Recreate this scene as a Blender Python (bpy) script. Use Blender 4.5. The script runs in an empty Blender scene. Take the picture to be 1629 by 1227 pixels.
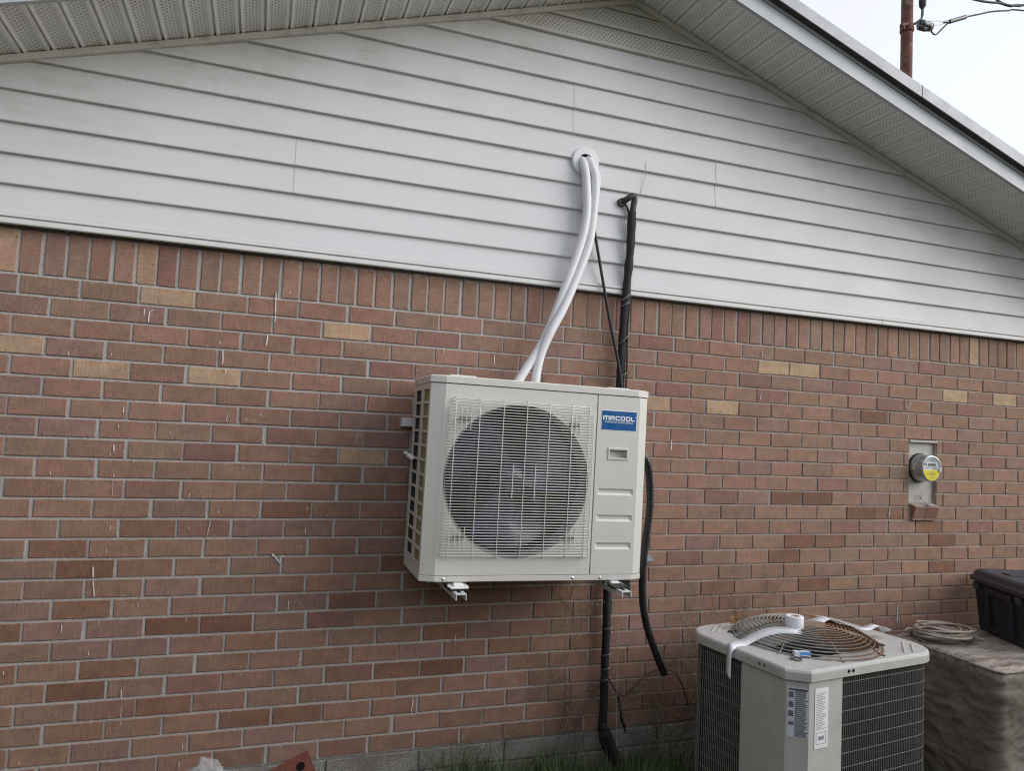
import bpy, bmesh, math, random
from mathutils import Vector, Matrix, noise
R_ = random.Random(7)
rad = math.radians
scene = bpy.context.scene
C = scene.collection

# ------------------------------------------------------------------ camera, sky, sun, exposure
cam = bpy.data.objects.new('camera', bpy.data.cameras.new('camera'))
C.objects.link(cam)
_r, _d, _f = (Vector((0.94314, -0.32919, 0.04612)), Vector((0.06251, 0.03938, -0.99727)), Vector((0.32647, 0.94344, 0.05771)))
CAM = Vector((0.8951, -3.1656, 1.706))
cam.matrix_world = Matrix(((_r.x, -_d.x, -_f.x, CAM.x), (_r.y, -_d.y, -_f.y, CAM.y), (_r.z, -_d.z, -_f.z, CAM.z), (0, 0, 0, 1)))
cam.data.sensor_width = 36.0
cam.data.lens = 25.35
cam.data.clip_start = 0.02
cam.data.clip_end = 600
scene.camera = cam

SUN_EL, SUN_AZ = rad(29), rad(121)          # azimuth measured from +Y (behind the house) towards +X
world = bpy.data.worlds.new('World'); scene.world = world
world.use_nodes = True
wn = world.node_tree; wn.nodes.clear()
sky = wn.nodes.new('ShaderNodeTexSky'); sky.sky_type = 'NISHITA'; sky.sun_disc = False
sky.sun_elevation = SUN_EL; sky.sun_rotation = SUN_AZ
sky.air_density = 1.0; sky.dust_density = 1.5; sky.ozone_density = 1.0
hsv = wn.nodes.new('ShaderNodeHueSaturation'); hsv.inputs['Saturation'].default_value = 0.70
bg = wn.nodes.new('ShaderNodeBackground'); bg.inputs['Strength'].default_value = 0.105
wo = wn.nodes.new('ShaderNodeOutputWorld')
veil = wn.nodes.new('ShaderNodeMix'); veil.data_type = 'RGBA'          # thin even cloud veil over the clear sky
veil.inputs[0].default_value = 0.50; veil.inputs[7].default_value = (7.9, 7.95, 8.4, 1)
wn.links.new(sky.outputs[0], hsv.inputs['Color']); wn.links.new(hsv.outputs[0], veil.inputs[6]); wn.links.new(veil.outputs[2], bg.inputs['Color']); wn.links.new(bg.outputs[0], wo.inputs['Surface'])
sl = bpy.data.lights.new('sun', 'SUN'); sl.energy = 1.15; sl.angle = rad(48); sl.color = (1.0, 0.985, 0.96)
sun = bpy.data.objects.new('sun', sl); C.objects.link(sun)
_sd = Vector((math.sin(SUN_AZ) * math.cos(SUN_EL), math.cos(SUN_AZ) * math.cos(SUN_EL), math.sin(SUN_EL)))
sun.rotation_euler = _sd.to_track_quat('Z', 'Y').to_euler()
sun.location = (8, 4, 8)
scene.view_settings.view_transform = 'Standard'
try: scene.view_settings.look = 'None'
except Exception: pass
scene.cycles.filter_width = 1.15
scene.view_settings.gamma = 1.0
scene.view_settings.use_curve_mapping = False
scene.view_settings.exposure = 0.80

# ------------------------------------------------------------------ materials
class NT:
    def __init__(s, name):
        s.m = bpy.data.materials.new(name); s.m.use_nodes = True
        s.t = s.m.node_tree; s.t.nodes.clear()
        s.out = s.n('ShaderNodeOutputMaterial'); s.b = s.n('ShaderNodeBsdfPrincipled')
        s.l(s.b.outputs[0], s.out.inputs['Surface'])
    def n(s, k, **kw):
        x = s.t.nodes.new(k)
        for a, v in kw.items(): setattr(x, a, v)
        return x
    def l(s, a, b): s.t.links.new(a, b)
    def setv(s, sock, v):
        if hasattr(v, 'is_linked') or hasattr(v, 'links'): s.l(v, sock)
        elif isinstance(v, tuple) and len(v) == 3 and len(sock.default_value) == 4: sock.default_value = (*v, 1)
        else: sock.default_value = v
    def math(s, op, a, b=0.0, c=0.0, clamp=False):
        x = s.n('ShaderNodeMath', operation=op, use_clamp=clamp)
        for i, v in enumerate((a, b, c)):
            if hasattr(v, 'links'): s.l(v, x.inputs[i])
            else: x.inputs[i].default_value = v
        return x.outputs[0]
    def mix(s, f, a, b, bt='MIX'):
        x = s.n('ShaderNodeMix', data_type='RGBA', blend_type=bt)
        s.setv(x.inputs[0], f); s.setv(x.inputs[6], a); s.setv(x.inputs[7], b)
        return x.outputs[2]
    def noise(s, vec, scale, detail=4, rough=0.6, dist=0.0):
        x = s.n('ShaderNodeTexNoise'); x.inputs['Scale'].default_value = scale; x.inputs['Detail'].default_value = detail
        x.inputs['Roughness'].default_value = rough; x.inputs['Distortion'].default_value = dist
        s.l(vec, x.inputs['Vector']); return x.outputs['Fac']
    def ramp(s, f, lo, hi, a=0.0, b=1.0):
        x = s.n('ShaderNodeMapRange'); x.interpolation_type = 'SMOOTHSTEP'
        s.setv(x.inputs['Value'], f)
        x.inputs['From Min'].default_value = lo; x.inputs['From Max'].default_value = hi
        x.inputs['To Min'].default_value = a; x.inputs['To Max'].default_value = b
        return x.outputs['Result']
    def pos(s): return s.n('ShaderNodeNewGeometry').outputs['Position']
    def obj(s): return s.n('ShaderNodeTexCoord').outputs['Object']
    def uv(s): return s.n('ShaderNodeTexCoord').outputs['UV']
    def sep(s, v):
        x = s.n('ShaderNodeSeparateXYZ'); s.l(v, x.inputs[0]); return x.outputs
    def mapv(s, v, scale=(1, 1, 1), loc=(0, 0, 0)):
        x = s.n('ShaderNodeMapping'); s.l(v, x.inputs['Vector']); x.inputs['Scale'].default_value = scale
        x.inputs['Location'].default_value = loc; return x.outputs[0]
    def bump(s, h, strength=0.3, dist=0.002):
        x = s.n('ShaderNodeBump'); x.inputs['Strength'].default_value = strength; x.inputs['Distance'].default_value = dist
        s.l(h, x.inputs['Height']); s.l(x.outputs[0], s.b.inputs['Normal'])
    def base(s, v): s.setv(s.b.inputs['Base Color'], v)
    def rough(s, v): s.setv(s.b.inputs['Roughness'], v)

def plain(name, col, rough=0.5, metal=0.0, var=0.12, scale=30, bump=0.0, dirt=None, spec=None):
    m = NT(name); p = m.pos()
    n1 = m.noise(p, scale, 5); n2 = m.noise(p, scale * 0.13, 3)
    k = m.math('ADD', m.ramp(n1, 0.25, 0.75, 1 - var, 1 + var * 0.5), m.math('MULTIPLY', m.math('SUBTRACT', n2, 0.5), var))
    c = m.mix(1.0, col, m_comb(m, k), 'MULTIPLY')
    if dirt: c = m.mix(m.ramp(m.noise(p, dirt[1], 6, 0.7), dirt[2], dirt[3], 0, dirt[4]), c, dirt[0])
    m.base(c); m.rough(m.ramp(n1, 0.2, 0.8, max(0.05, rough - 0.08), min(1, rough + 0.1)))
    m.b.inputs['Metallic'].default_value = metal
    if spec is not None: m.b.inputs['Specular IOR Level'].default_value = spec
    if bump: m.bump(n1, bump, 0.002)
    return m.m
def m_comb(m, k):
    x = m.n('ShaderNodeCombineColor')
    for i in range(3): m.l(k, x.inputs[i])
    return x.outputs[0]

def brick_mat(name, use_obj):
    m = NT(name)
    if use_obj:
        oi = m.n('ShaderNodeObjectInfo'); col = oi.outputs['Color']; off = m.math('MULTIPLY', oi.outputs['Random'], 41.0)
        cb = m.n('ShaderNodeCombineXYZ'); m.l(off, cb.inputs[0]); m.l(off, cb.inputs[1])
        va = m.n('ShaderNodeVectorMath', operation='ADD'); m.l(m.uv(), va.inputs[0]); m.l(cb.outputs[0], va.inputs[1]); uv = va.outputs[0]
    else:
        col = m.n('ShaderNodeVertexColor', layer_name='Col').outputs[0]; uv = m.uv()
    grain = m.noise(m.mapv(uv, (210, 16, 1)), 1.0, 5, 0.7, 0.3)
    blot = m.noise(m.mapv(uv, (14, 20, 1)), 1.0, 4, 0.6)
    fine = m.noise(m.mapv(uv, (260, 260, 1)), 1.0, 3, 0.7)
    vo = m.n('ShaderNodeTexVoronoi'); vo.inputs['Scale'].default_value = 1.0; m.l(m.mapv(uv, (105, 150, 1)), vo.inputs['Vector'])
    ch = m.sep(vo.outputs['Color'])[0]
    pit = m.math('MULTIPLY', m.ramp(vo.outputs['Distance'], 0.14, 0.30, 1, 0), m.ramp(ch, 0.62, 0.72))
    k = m.math('MULTIPLY', m.ramp(grain, 0.28, 0.72, 0.80, 1.12), m.ramp(blot, 0.25, 0.75, 0.86, 1.12))
    k = m.math('MULTIPLY', k, m.ramp(fine, 0.2, 0.8, 0.86, 1.12))
    c = m.mix(1.0, col, m_comb(m, k), 'MULTIPLY')
    # slight hue wander inside a brick
    c = m.mix(m.ramp(m.noise(m.mapv(uv, (5, 9, 1), (3, 7, 0)), 1.0, 3), 0.5, 0.8, 0, 0.28), c, (0.27, 0.165, 0.115))
    c = m.mix(m.math('MULTIPLY', pit, 0.72), c, (0.04, 0.026, 0.022))
    # chalky white bloom left on the tops of the standing bricks
    P = m.sep(m.pos())
    zz = m.ramp(m.math('ADD', P[2], m.math('MULTIPLY', m.noise(m.mapv(m.pos(), (18, 1, 30)), 1.0, 5, 0.7), 0.06)), 2.372, 2.408)
    xx = m.math('MULTIPLY', m.ramp(P[0], 0.75, 1.15), m.ramp(P[0], 1.45, 2.4, 1, 0.25))
    xx = m.math('MAXIMUM', xx, 0.16)
    bl = m.math('MULTIPLY', m.math('MULTIPLY', zz, xx), m.ramp(m.noise(m.pos(), 95, 6, 0.75), 0.40, 0.62))
    c = m.mix(m.math('MULTIPLY', bl, 0.75), c, (0.58, 0.56, 0.55))
    # patchy weather staining
    c = m.mix(m.ramp(m.noise(m.mapv(m.pos(), (1.1, 1, 1.6)), 1.0, 6, 0.65), 0.50, 0.78, 0, 0.30), c, (0.150, 0.108, 0.088))
    m.base(c); m.rough(0.9); m.b.inputs['Specular IOR Level'].default_value = 0.25
    if use_obj:      # mortar smeared over the arrises here and there
        U = m.sep(m.uv()); ed = m.math('MINIMUM', m.math('SUBTRACT', 0.0962, m.math('ABSOLUTE', U[0])), m.math('SUBTRACT', 0.0334, m.math('ABSOLUTE', U[1])))
        sm = m.math('MULTIPLY', m.ramp(m.math('SUBTRACT', ed, m.math('MULTIPLY', m.ramp(m.noise(m.mapv(uv, (38, 60, 1)), 1.0, 5, 0.7), 0.52, 0.80), 0.012)), -0.001, 0.0015, 1, 0), 0.55)
        c = m.mix(sm, c, (0.36, 0.33, 0.305)); m.base(c)
    h = m.math('ADD', m.math('MULTIPLY', grain, 0.8), m.math('MULTIPLY', pit, -1.4)); h = m.math('ADD', h, m.math('MULTIPLY', fine, 0.5))
    m.bump(h, 0.55, 0.0018)
    return m.m
M = {}
M['brick_obj'] = brick_mat('brick_face', True)
M['brick_col'] = brick_mat('brick_face_far', False)

def mortar_mat():
    m = NT('mortar'); p = m.pos()
    n1 = m.noise(p, 160, 6, 0.75); n2 = m.noise(p, 11, 4); n3 = m.noise(p, 900, 2)
    c = m.mix(m.ramp(n1, 0.3, 0.7), (0.34, 0.33, 0.32), (0.58, 0.57, 0.555))
    c = m.mix(m.ramp(n2, 0.5, 0.78, 0, 0.45), c, (0.36, 0.32, 0.285))
    c = m.mix(m.ramp(m.math('ADD', m.sep(p)[0], m.math('MULTIPLY', n2, 0.6)), 1.4, 3.6, 0, 0.5), c, (0.37, 0.32, 0.285))
    m.base(c); m.rough(0.95); m.b.inputs['Specular IOR Level'].default_value = 0.2
    m.bump(m.math('ADD', n1, m.math('MULTIPLY', n3, 0.5)), 0.8, 0.004); return m.m
M['mortar'] = mortar_mat()

def block_mat():
    m = NT('concrete_block'); p = m.pos()
    n1 = m.noise(p, 150, 5, 0.85); n2 = m.noise(p, 6, 5)
    c = m.mix(m.ramp(n1, 0.36, 0.66), (0.10, 0.095, 0.09), (0.46, 0.44, 0.41))
    c = m.mix(m.ramp(n2, 0.4, 0.7, 0, 0.6), c, (0.10, 0.085, 0.07))
    m.base(c); m.rough(0.95); m.bump(n1, 0.9, 0.004); return m.m
M['block'] = block_mat()

PEAK_X, SLOPE, Z_RAKE = 2.53, 0.33, 3.86        # rake trim line on the wall
def siding_mat(name, col, dots):
    m = NT(name); p = m.pos(); P = m.sep(p)
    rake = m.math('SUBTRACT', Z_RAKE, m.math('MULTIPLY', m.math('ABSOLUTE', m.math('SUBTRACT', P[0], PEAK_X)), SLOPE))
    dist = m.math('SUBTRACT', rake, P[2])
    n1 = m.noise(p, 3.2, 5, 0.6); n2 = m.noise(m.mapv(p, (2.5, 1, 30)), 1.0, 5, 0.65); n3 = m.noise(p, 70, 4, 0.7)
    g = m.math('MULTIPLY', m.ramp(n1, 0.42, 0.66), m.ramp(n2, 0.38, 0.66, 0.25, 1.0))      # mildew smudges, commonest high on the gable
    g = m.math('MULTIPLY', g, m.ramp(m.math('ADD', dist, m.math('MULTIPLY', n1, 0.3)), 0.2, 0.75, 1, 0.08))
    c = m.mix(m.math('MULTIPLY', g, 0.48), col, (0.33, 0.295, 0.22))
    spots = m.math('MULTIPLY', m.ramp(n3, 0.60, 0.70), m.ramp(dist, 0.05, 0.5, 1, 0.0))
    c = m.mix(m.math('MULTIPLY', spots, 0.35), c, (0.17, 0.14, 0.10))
    c = m.mix(m.ramp(m.noise(p, 1.3, 4), 0.4, 0.75, 0, 0.12), c, (0.42, 0.42, 0.42))
    if dots:
        u = m.sep(m.uv()); c = dot_mask(m, u, c, *dots)
    m.base(c); m.rough(m.ramp(n1, 0.2, 0.8, 0.42, 0.6)); m.b.inputs['Specular IOR Level'].default_value = 0.35
    m.bump(m.noise(m.mapv(p, (6, 1, 90)), 1.0, 4), 0.10, 0.0012)
    return m.m
def dot_mask(m, u, c, lo, hi, su, sv, r):
    """small punched holes, staggered rows, between lo and hi of the panel width (u across, v along, metres)"""
    row = m.math('DIVIDE', u[1], sv); fr = m.math('FLOOR', row)
    sh = m.math('MULTIPLY', m.math('MODULO', m.math('ABSOLUTE', fr), 2.0), 0.5)
    a = m.math('SUBTRACT', m.math('FRACT', m.math('ADD', m.math('DIVIDE', u[0], su), sh)), 0.5)
    b = m.math('SUBTRACT', m.math('FRACT', row), 0.5)
    a = m.math('MULTIPLY', a, su); b = m.math('MULTIPLY', b, sv)
    d = m.math('SQRT', m.math('ADD', m.math('MULTIPLY', a, a), m.math('MULTIPLY', b, b)))
    k = m.ramp(d, r * 0.75, r * 1.15, 1, 0)
    k = m.math('MULTIPLY', k, m.math('MULTIPLY', m.math('GREATER_THAN', u[0], lo), m.math('LESS_THAN', u[0], hi)))
    return m.mix(m.math('MULTIPLY', k, 0.88), c, (0.03, 0.028, 0.026))
VINYL = (0.605, 0.612, 0.625)
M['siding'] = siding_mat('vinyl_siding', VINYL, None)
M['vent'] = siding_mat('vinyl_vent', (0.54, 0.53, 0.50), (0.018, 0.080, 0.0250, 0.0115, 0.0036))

def soffit_mat():
    m = NT('vinyl_soffit'); p = m.pos(); u = m.sep(m.uv())
    n1 = m.noise(p, 5, 5); n2 = m.noise(p, 40, 5, 0.7)
    c = m.mix(m.ramp(n1, 0.35, 0.7, 0, 0.45), (0.76, 0.755, 0.745), (0.65, 0.63, 0.60))
    c = m.mix(m.math('MULTIPLY', m.ramp(n2, 0.6, 0.75), 0.25), c, (0.28, 0.25, 0.21))
    c = dot_mask(m, u, c, 0.029, 0.084, 0.0250, 0.0105, 0.0033)
    m.base(c); m.rough(0.55); m.b.inputs['Specular IOR Level'].default_value = 0.3
    return m.m
M['soffit'] = soffit_mat()
M['trim'] = plain('white_trim', (0.66, 0.665, 0.66), 0.45, var=0.06, scale=8, dirt=((0.33, 0.30, 0.25), 14, 0.58, 0.80, 0.45))
M['rake_trim'] = plain('vinyl_trim', (0.58, 0.565, 0.53), 0.5, var=0.08, scale=8, dirt=((0.27, 0.24, 0.19), 10, 0.5, 0.75, 0.6))
M['fascia'] = plain('painted_fascia', (0.43, 0.455, 0.49), 0.4, var=0.05, scale=6, dirt=((0.36, 0.34, 0.31), 60, 0.64, 0.76, 0.4))
M['drip'] = plain('galvanised_edge', (0.33, 0.345, 0.375), 0.5, 0.15, var=0.10, scale=9, dirt=((0.22, 0.19, 0.15), 35, 0.52, 0.72, 0.6))
M['shingle'] = plain('asphalt_shingle', (0.07, 0.068, 0.066), 0.95, var=0.5, scale=120, bump=0.8)
M['eave_wood_trim_shade'] = plain('weathered_eave_and_trim_shade', (0.085, 0.080, 0.075), 0.9, var=0.3, scale=30)  # eave board wood, also the dark strip standing for shade under the trim
M['black_void'] = plain('unlit_cavity', (0.008, 0.007, 0.007), 0.9, var=0.1, spec=0.1)
M['unit'] = plain('ac_paint', (0.60, 0.592, 0.556), 0.38, var=0.035, scale=60, bump=0.03)
M['unit_wire'] = plain('ac_wire', (0.70, 0.70, 0.66), 0.4, var=0.03)
M['coil_dark'] = plain('coil_fins', (0.07, 0.075, 0.085), 0.5, 0.4, var=0.4, scale=200)
M['coil_olive'] = plain('coil_foam', (0.26, 0.225, 0.10), 0.9, var=0.3, scale=80)
M['fan'] = plain('fan_plastic', (0.030, 0.031, 0.068), 0.25, var=0.1)
M['bell'] = plain('fan_shroud', (0.16, 0.16, 0.155), 0.45, var=0.08)
M['inner'] = plain('unit_inside', (0.008, 0.008, 0.010), 0.7, var=0.2)
M['white'] = plain('white_paint', (0.76, 0.77, 0.77), 0.35, var=0.05)
M['label_blue'] = plain('label_blue', (0.0, 0.085, 0.27), 0.35, var=0.03)
M['label_white'] = plain('label_white', (0.82, 0.83, 0.84), 0.4, var=0.02)
M['galv'] = plain('bracket_steel', (0.66, 0.68, 0.69), 0.35, 0.2, var=0.08)
M['zinc'] = plain('zinc_screw', (0.62, 0.62, 0.61), 0.25, 0.9, var=0.1)
M['black_rubber'] = plain('black_rubber', (0.012, 0.012, 0.013), 0.55, var=0.3, scale=60)
M['conduit'] = plain('conduit_pvc', (0.022, 0.023, 0.026), 0.28, var=0.15)
M['sleeve'] = plain('insulation_sleeve', (0.014, 0.014, 0.016), 0.75, var=0.4, scale=50, bump=0.5, dirt=((0.25, 0.24, 0.23), 45, 0.66, 0.75, 0.5))
M['patina'] = plain('patina_copper', (0.045, 0.055, 0.045), 0.6, 0.3, var=0.4, scale=40)
M['hose'] = plain('white_insulation', (0.70, 0.715, 0.73), 0.5, var=0.05, scale=25)
M['meter_box'] = plain('meter_enamel', (0.44, 0.43, 0.385), 0.5, var=0.12, scale=20, dirt=((0.30, 0.22, 0.14), 18, 0.58, 0.75, 0.5))
M['meter_glass'] = plain('meter_cover', (0.44, 0.45, 0.46), 0.13, 0.55, var=0.15)
M['meter_face'] = plain('meter_face', (0.55, 0.58, 0.62), 0.3, var=0.06)
M['yellow'] = plain('meter_yellow', (0.72, 0.62, 0.02), 0.4, var=0.05)
M['lcd'] = plain('meter_display', (0.14, 0.16, 0.14), 0.25, var=0.1)
M['ink'] = plain('printing_ink', (0.14, 0.145, 0.16), 0.6, var=0.1)
M['ink_grey'] = plain('grey_ink', (0.30, 0.32, 0.36), 0.6, var=0.1)
M['rust'] = plain('rusty_pipe', (0.15, 0.062, 0.045), 0.8, 0.2, var=0.45, scale=14, bump=0.5, dirt=((0.30, 0.24, 0.20), 22, 0.5, 0.7, 0.7))
M['insulator'] = plain('porcelain', (0.06, 0.062, 0.065), 0.25, var=0.2)
M['wire'] = plain('service_wire', (0.03, 0.031, 0.035), 0.6, var=0.2)
M['steel_wire'] = plain('bare_wire', (0.35, 0.34, 0.33), 0.4, 0.6, var=0.2)
M['cond_paint'] = plain('condenser_paint', (0.485, 0.485, 0.465), 0.42, var=0.08, scale=14, dirt=((0.28, 0.25, 0.2), 30, 0.62, 0.78, 0.35))
M['cond_panel'] = plain('condenser_panel', (0.30, 0.285, 0.235), 0.5, var=0.08, scale=12, dirt=((0.16, 0.14, 0.11), 20, 0.6, 0.78, 0.4))
M['cond_coil'] = plain('condenser_coil', (0.012, 0.0118, 0.012), 0.7, 0.1, var=0.5, scale=90)
M['cond_wire'] = plain('coil_guard_wire', (0.24, 0.23, 0.215), 0.5, 0.1, var=0.2)
def guard_mat():
    m = NT('rusting_guard'); p = m.pos(); n = m.noise(p, 4.5, 4); n2 = m.noise(p, 60, 4, 0.7); P = m.sep(p)
    f = m.math('ADD', m.math('MULTIPLY', m.math('SUBTRACT', P[0], 3.12), 2.2), n)
    c = m.mix(m.ramp(f, 0.35, 0.75), (0.30, 0.285, 0.26), (0.17, 0.085, 0.040))
    c = m.mix(m.ramp(n2, 0.5, 0.7, 0, 0.6), c, (0.30, 0.17, 0.085))
    m.base(c); m.rough(0.75); m.b.inputs['Metallic'].default_value = 0.15; return m.m
M['guard'] = guard_mat()
M['tape'] = plain('white_tape', (0.74, 0.755, 0.79), 0.6, var=0.05, scale=90)
M['tape_back'] = plain('tape_core', (0.45, 0.36, 0.29), 0.8)
M['carton'] = plain('carton_blue', (0.10, 0.32, 0.66), 0.45, var=0.1)
M['carton_w'] = plain('carton_white', (0.62, 0.66, 0.72), 0.5, var=0.25, scale=140)
M['leaf'] = plain('dry_leaf', (0.19, 0.095, 0.038), 0.8, var=0.4, scale=60)
M['bin'] = plain('bin_plastic', (0.018, 0.023, 0.035), 0.42, var=0.25, scale=30, dirt=((0.06, 0.06, 0.06), 9, 0.5, 0.8, 0.6))
M['bin_lid'] = plain('bin_lid_plastic', (0.052, 0.058, 0.072), 0.5, var=0.2, scale=25, dirt=((0.09, 0.085, 0.08), 9, 0.5, 0.8, 0.6))
def cover_mat():
    m = NT('weathered_cover'); p = m.pos()
    n = m.noise(m.mapv(p, (2.2, 3.5, 3)), 1.0, 7, 0.7); n2 = m.noise(m.mapv(p, (6, 26, 14)), 1.0, 6, 0.75); n3 = m.noise(p, 500, 2)
    c = m.mix(m.ramp(n, 0.3, 0.7), (0.130, 0.107, 0.089), (0.215, 0.186, 0.160))
    P = m.sep(p)
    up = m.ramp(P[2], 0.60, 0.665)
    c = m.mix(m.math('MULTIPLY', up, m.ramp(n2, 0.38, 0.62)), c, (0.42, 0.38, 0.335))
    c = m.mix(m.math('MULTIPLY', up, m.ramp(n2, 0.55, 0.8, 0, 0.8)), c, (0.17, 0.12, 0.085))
    w1 = m.noise(m.mapv(p, (2.6, 3.4, 4.6)), 1.0, 2, 0.5, 0.8); w2 = m.noise(m.mapv(p, (5, 6, 9), (3, 2, 1)), 1.0, 2, 0.5, 0.8)
    rid = lambda w: m.ramp(m.math('ABSOLUTE', m.math('SUBTRACT', w, 0.5)), 0.0, 0.035, 1, 0)
    c = m.mix(m.math('MULTIPLY', rid(w1), 0.14), c, (0.30, 0.26, 0.225))
    m.base(c); m.rough(0.8)
    m.bump(m.math('ADD', m.math('ADD', m.math('MULTIPLY', rid(w1), 0.9), m.math('MULTIPLY', rid(w2), 0.45)), m.math('ADD', m.math('MULTIPLY', n2, 0.25), m.math('MULTIPLY', n3, 0.1))), 0.16, 0.008); return m.m
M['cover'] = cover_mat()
M['cord'] = plain('beige_cable', (0.46, 0.40, 0.34), 0.6, var=0.2, scale=20)
M['cord_grey'] = plain('grey_cable', (0.13, 0.125, 0.12), 0.6, var=0.2, scale=20)
M['red_brick'] = plain('new_red_brick', (0.135, 0.042, 0.027), 0.9, var=0.3, scale=90, bump=0.5)
M['sky_block_wall'] = plain('sky_block_brown', (0.13, 0.105, 0.085), 0.8, var=0.15)  # brown walls of the added house that blocks sky light
M['wood'] = plain('grey_wood', (0.17, 0.14, 0.11), 0.85, var=0.3, scale=25)
M['twig'] = plain('dead_vine', (0.060, 0.045, 0.032), 0.9, var=0.4)
M['seed'] = plain('weed_seed_heads', (0.235, 0.215, 0.135), 0.9, var=0.5, scale=60)
M['copper_wire'] = plain('dull_copper', (0.10, 0.055, 0.045), 0.6, 0.2, var=0.3)
M['concrete'] = plain('pad_concrete', (0.30, 0.29, 0.27), 0.9, var=0.25, scale=40, bump=0.4)
M['paint_drip'] = plain('white_paint_drips', (0.66, 0.65, 0.64), 0.5, var=0.08)
M['teal'] = plain('pale_blue_steel', (0.30, 0.40, 0.45), 0.4, 0.2)
M['glove_blue'] = plain('blue_tie', (0.35, 0.42, 0.60), 0.5)
def bag_mat():
    m = NT('clear_plastic'); m.base((0.70, 0.72, 0.75)); m.rough(0.12); m.b.inputs['Alpha'].default_value = 0.20
    m.bump(m.noise(m.pos(), 55, 4), 0.5, 0.004); return m.m
M['bag'] = bag_mat()
def ground_mat():
    m = NT('lawn_soil'); p = m.pos(); n = m.noise(p, 9, 6, 0.7); n2 = m.noise(p, 0.5, 4)
    c = m.mix(m.ramp(n, 0.35, 0.65), (0.045, 0.058, 0.024), (0.095, 0.105, 0.045))
    c = m.mix(m.ramp(n2, 0.45, 0.7, 0, 0.5), c, (0.15, 0.125, 0.085)); m.base(c); m.rough(0.95); m.bump(n, 0.6, 0.03); return m.m
M['ground'] = ground_mat()
def grass_mat():
    m = NT('grass_blades'); n = m.noise(m.pos(), 14, 3)
    c = m.mix(m.ramp(n, 0.3, 0.7), (0.040, 0.082, 0.022), (0.105, 0.135, 0.045)); m.base(c); m.rough(0.6); return m.m
M['grass'] = grass_mat()

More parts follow.
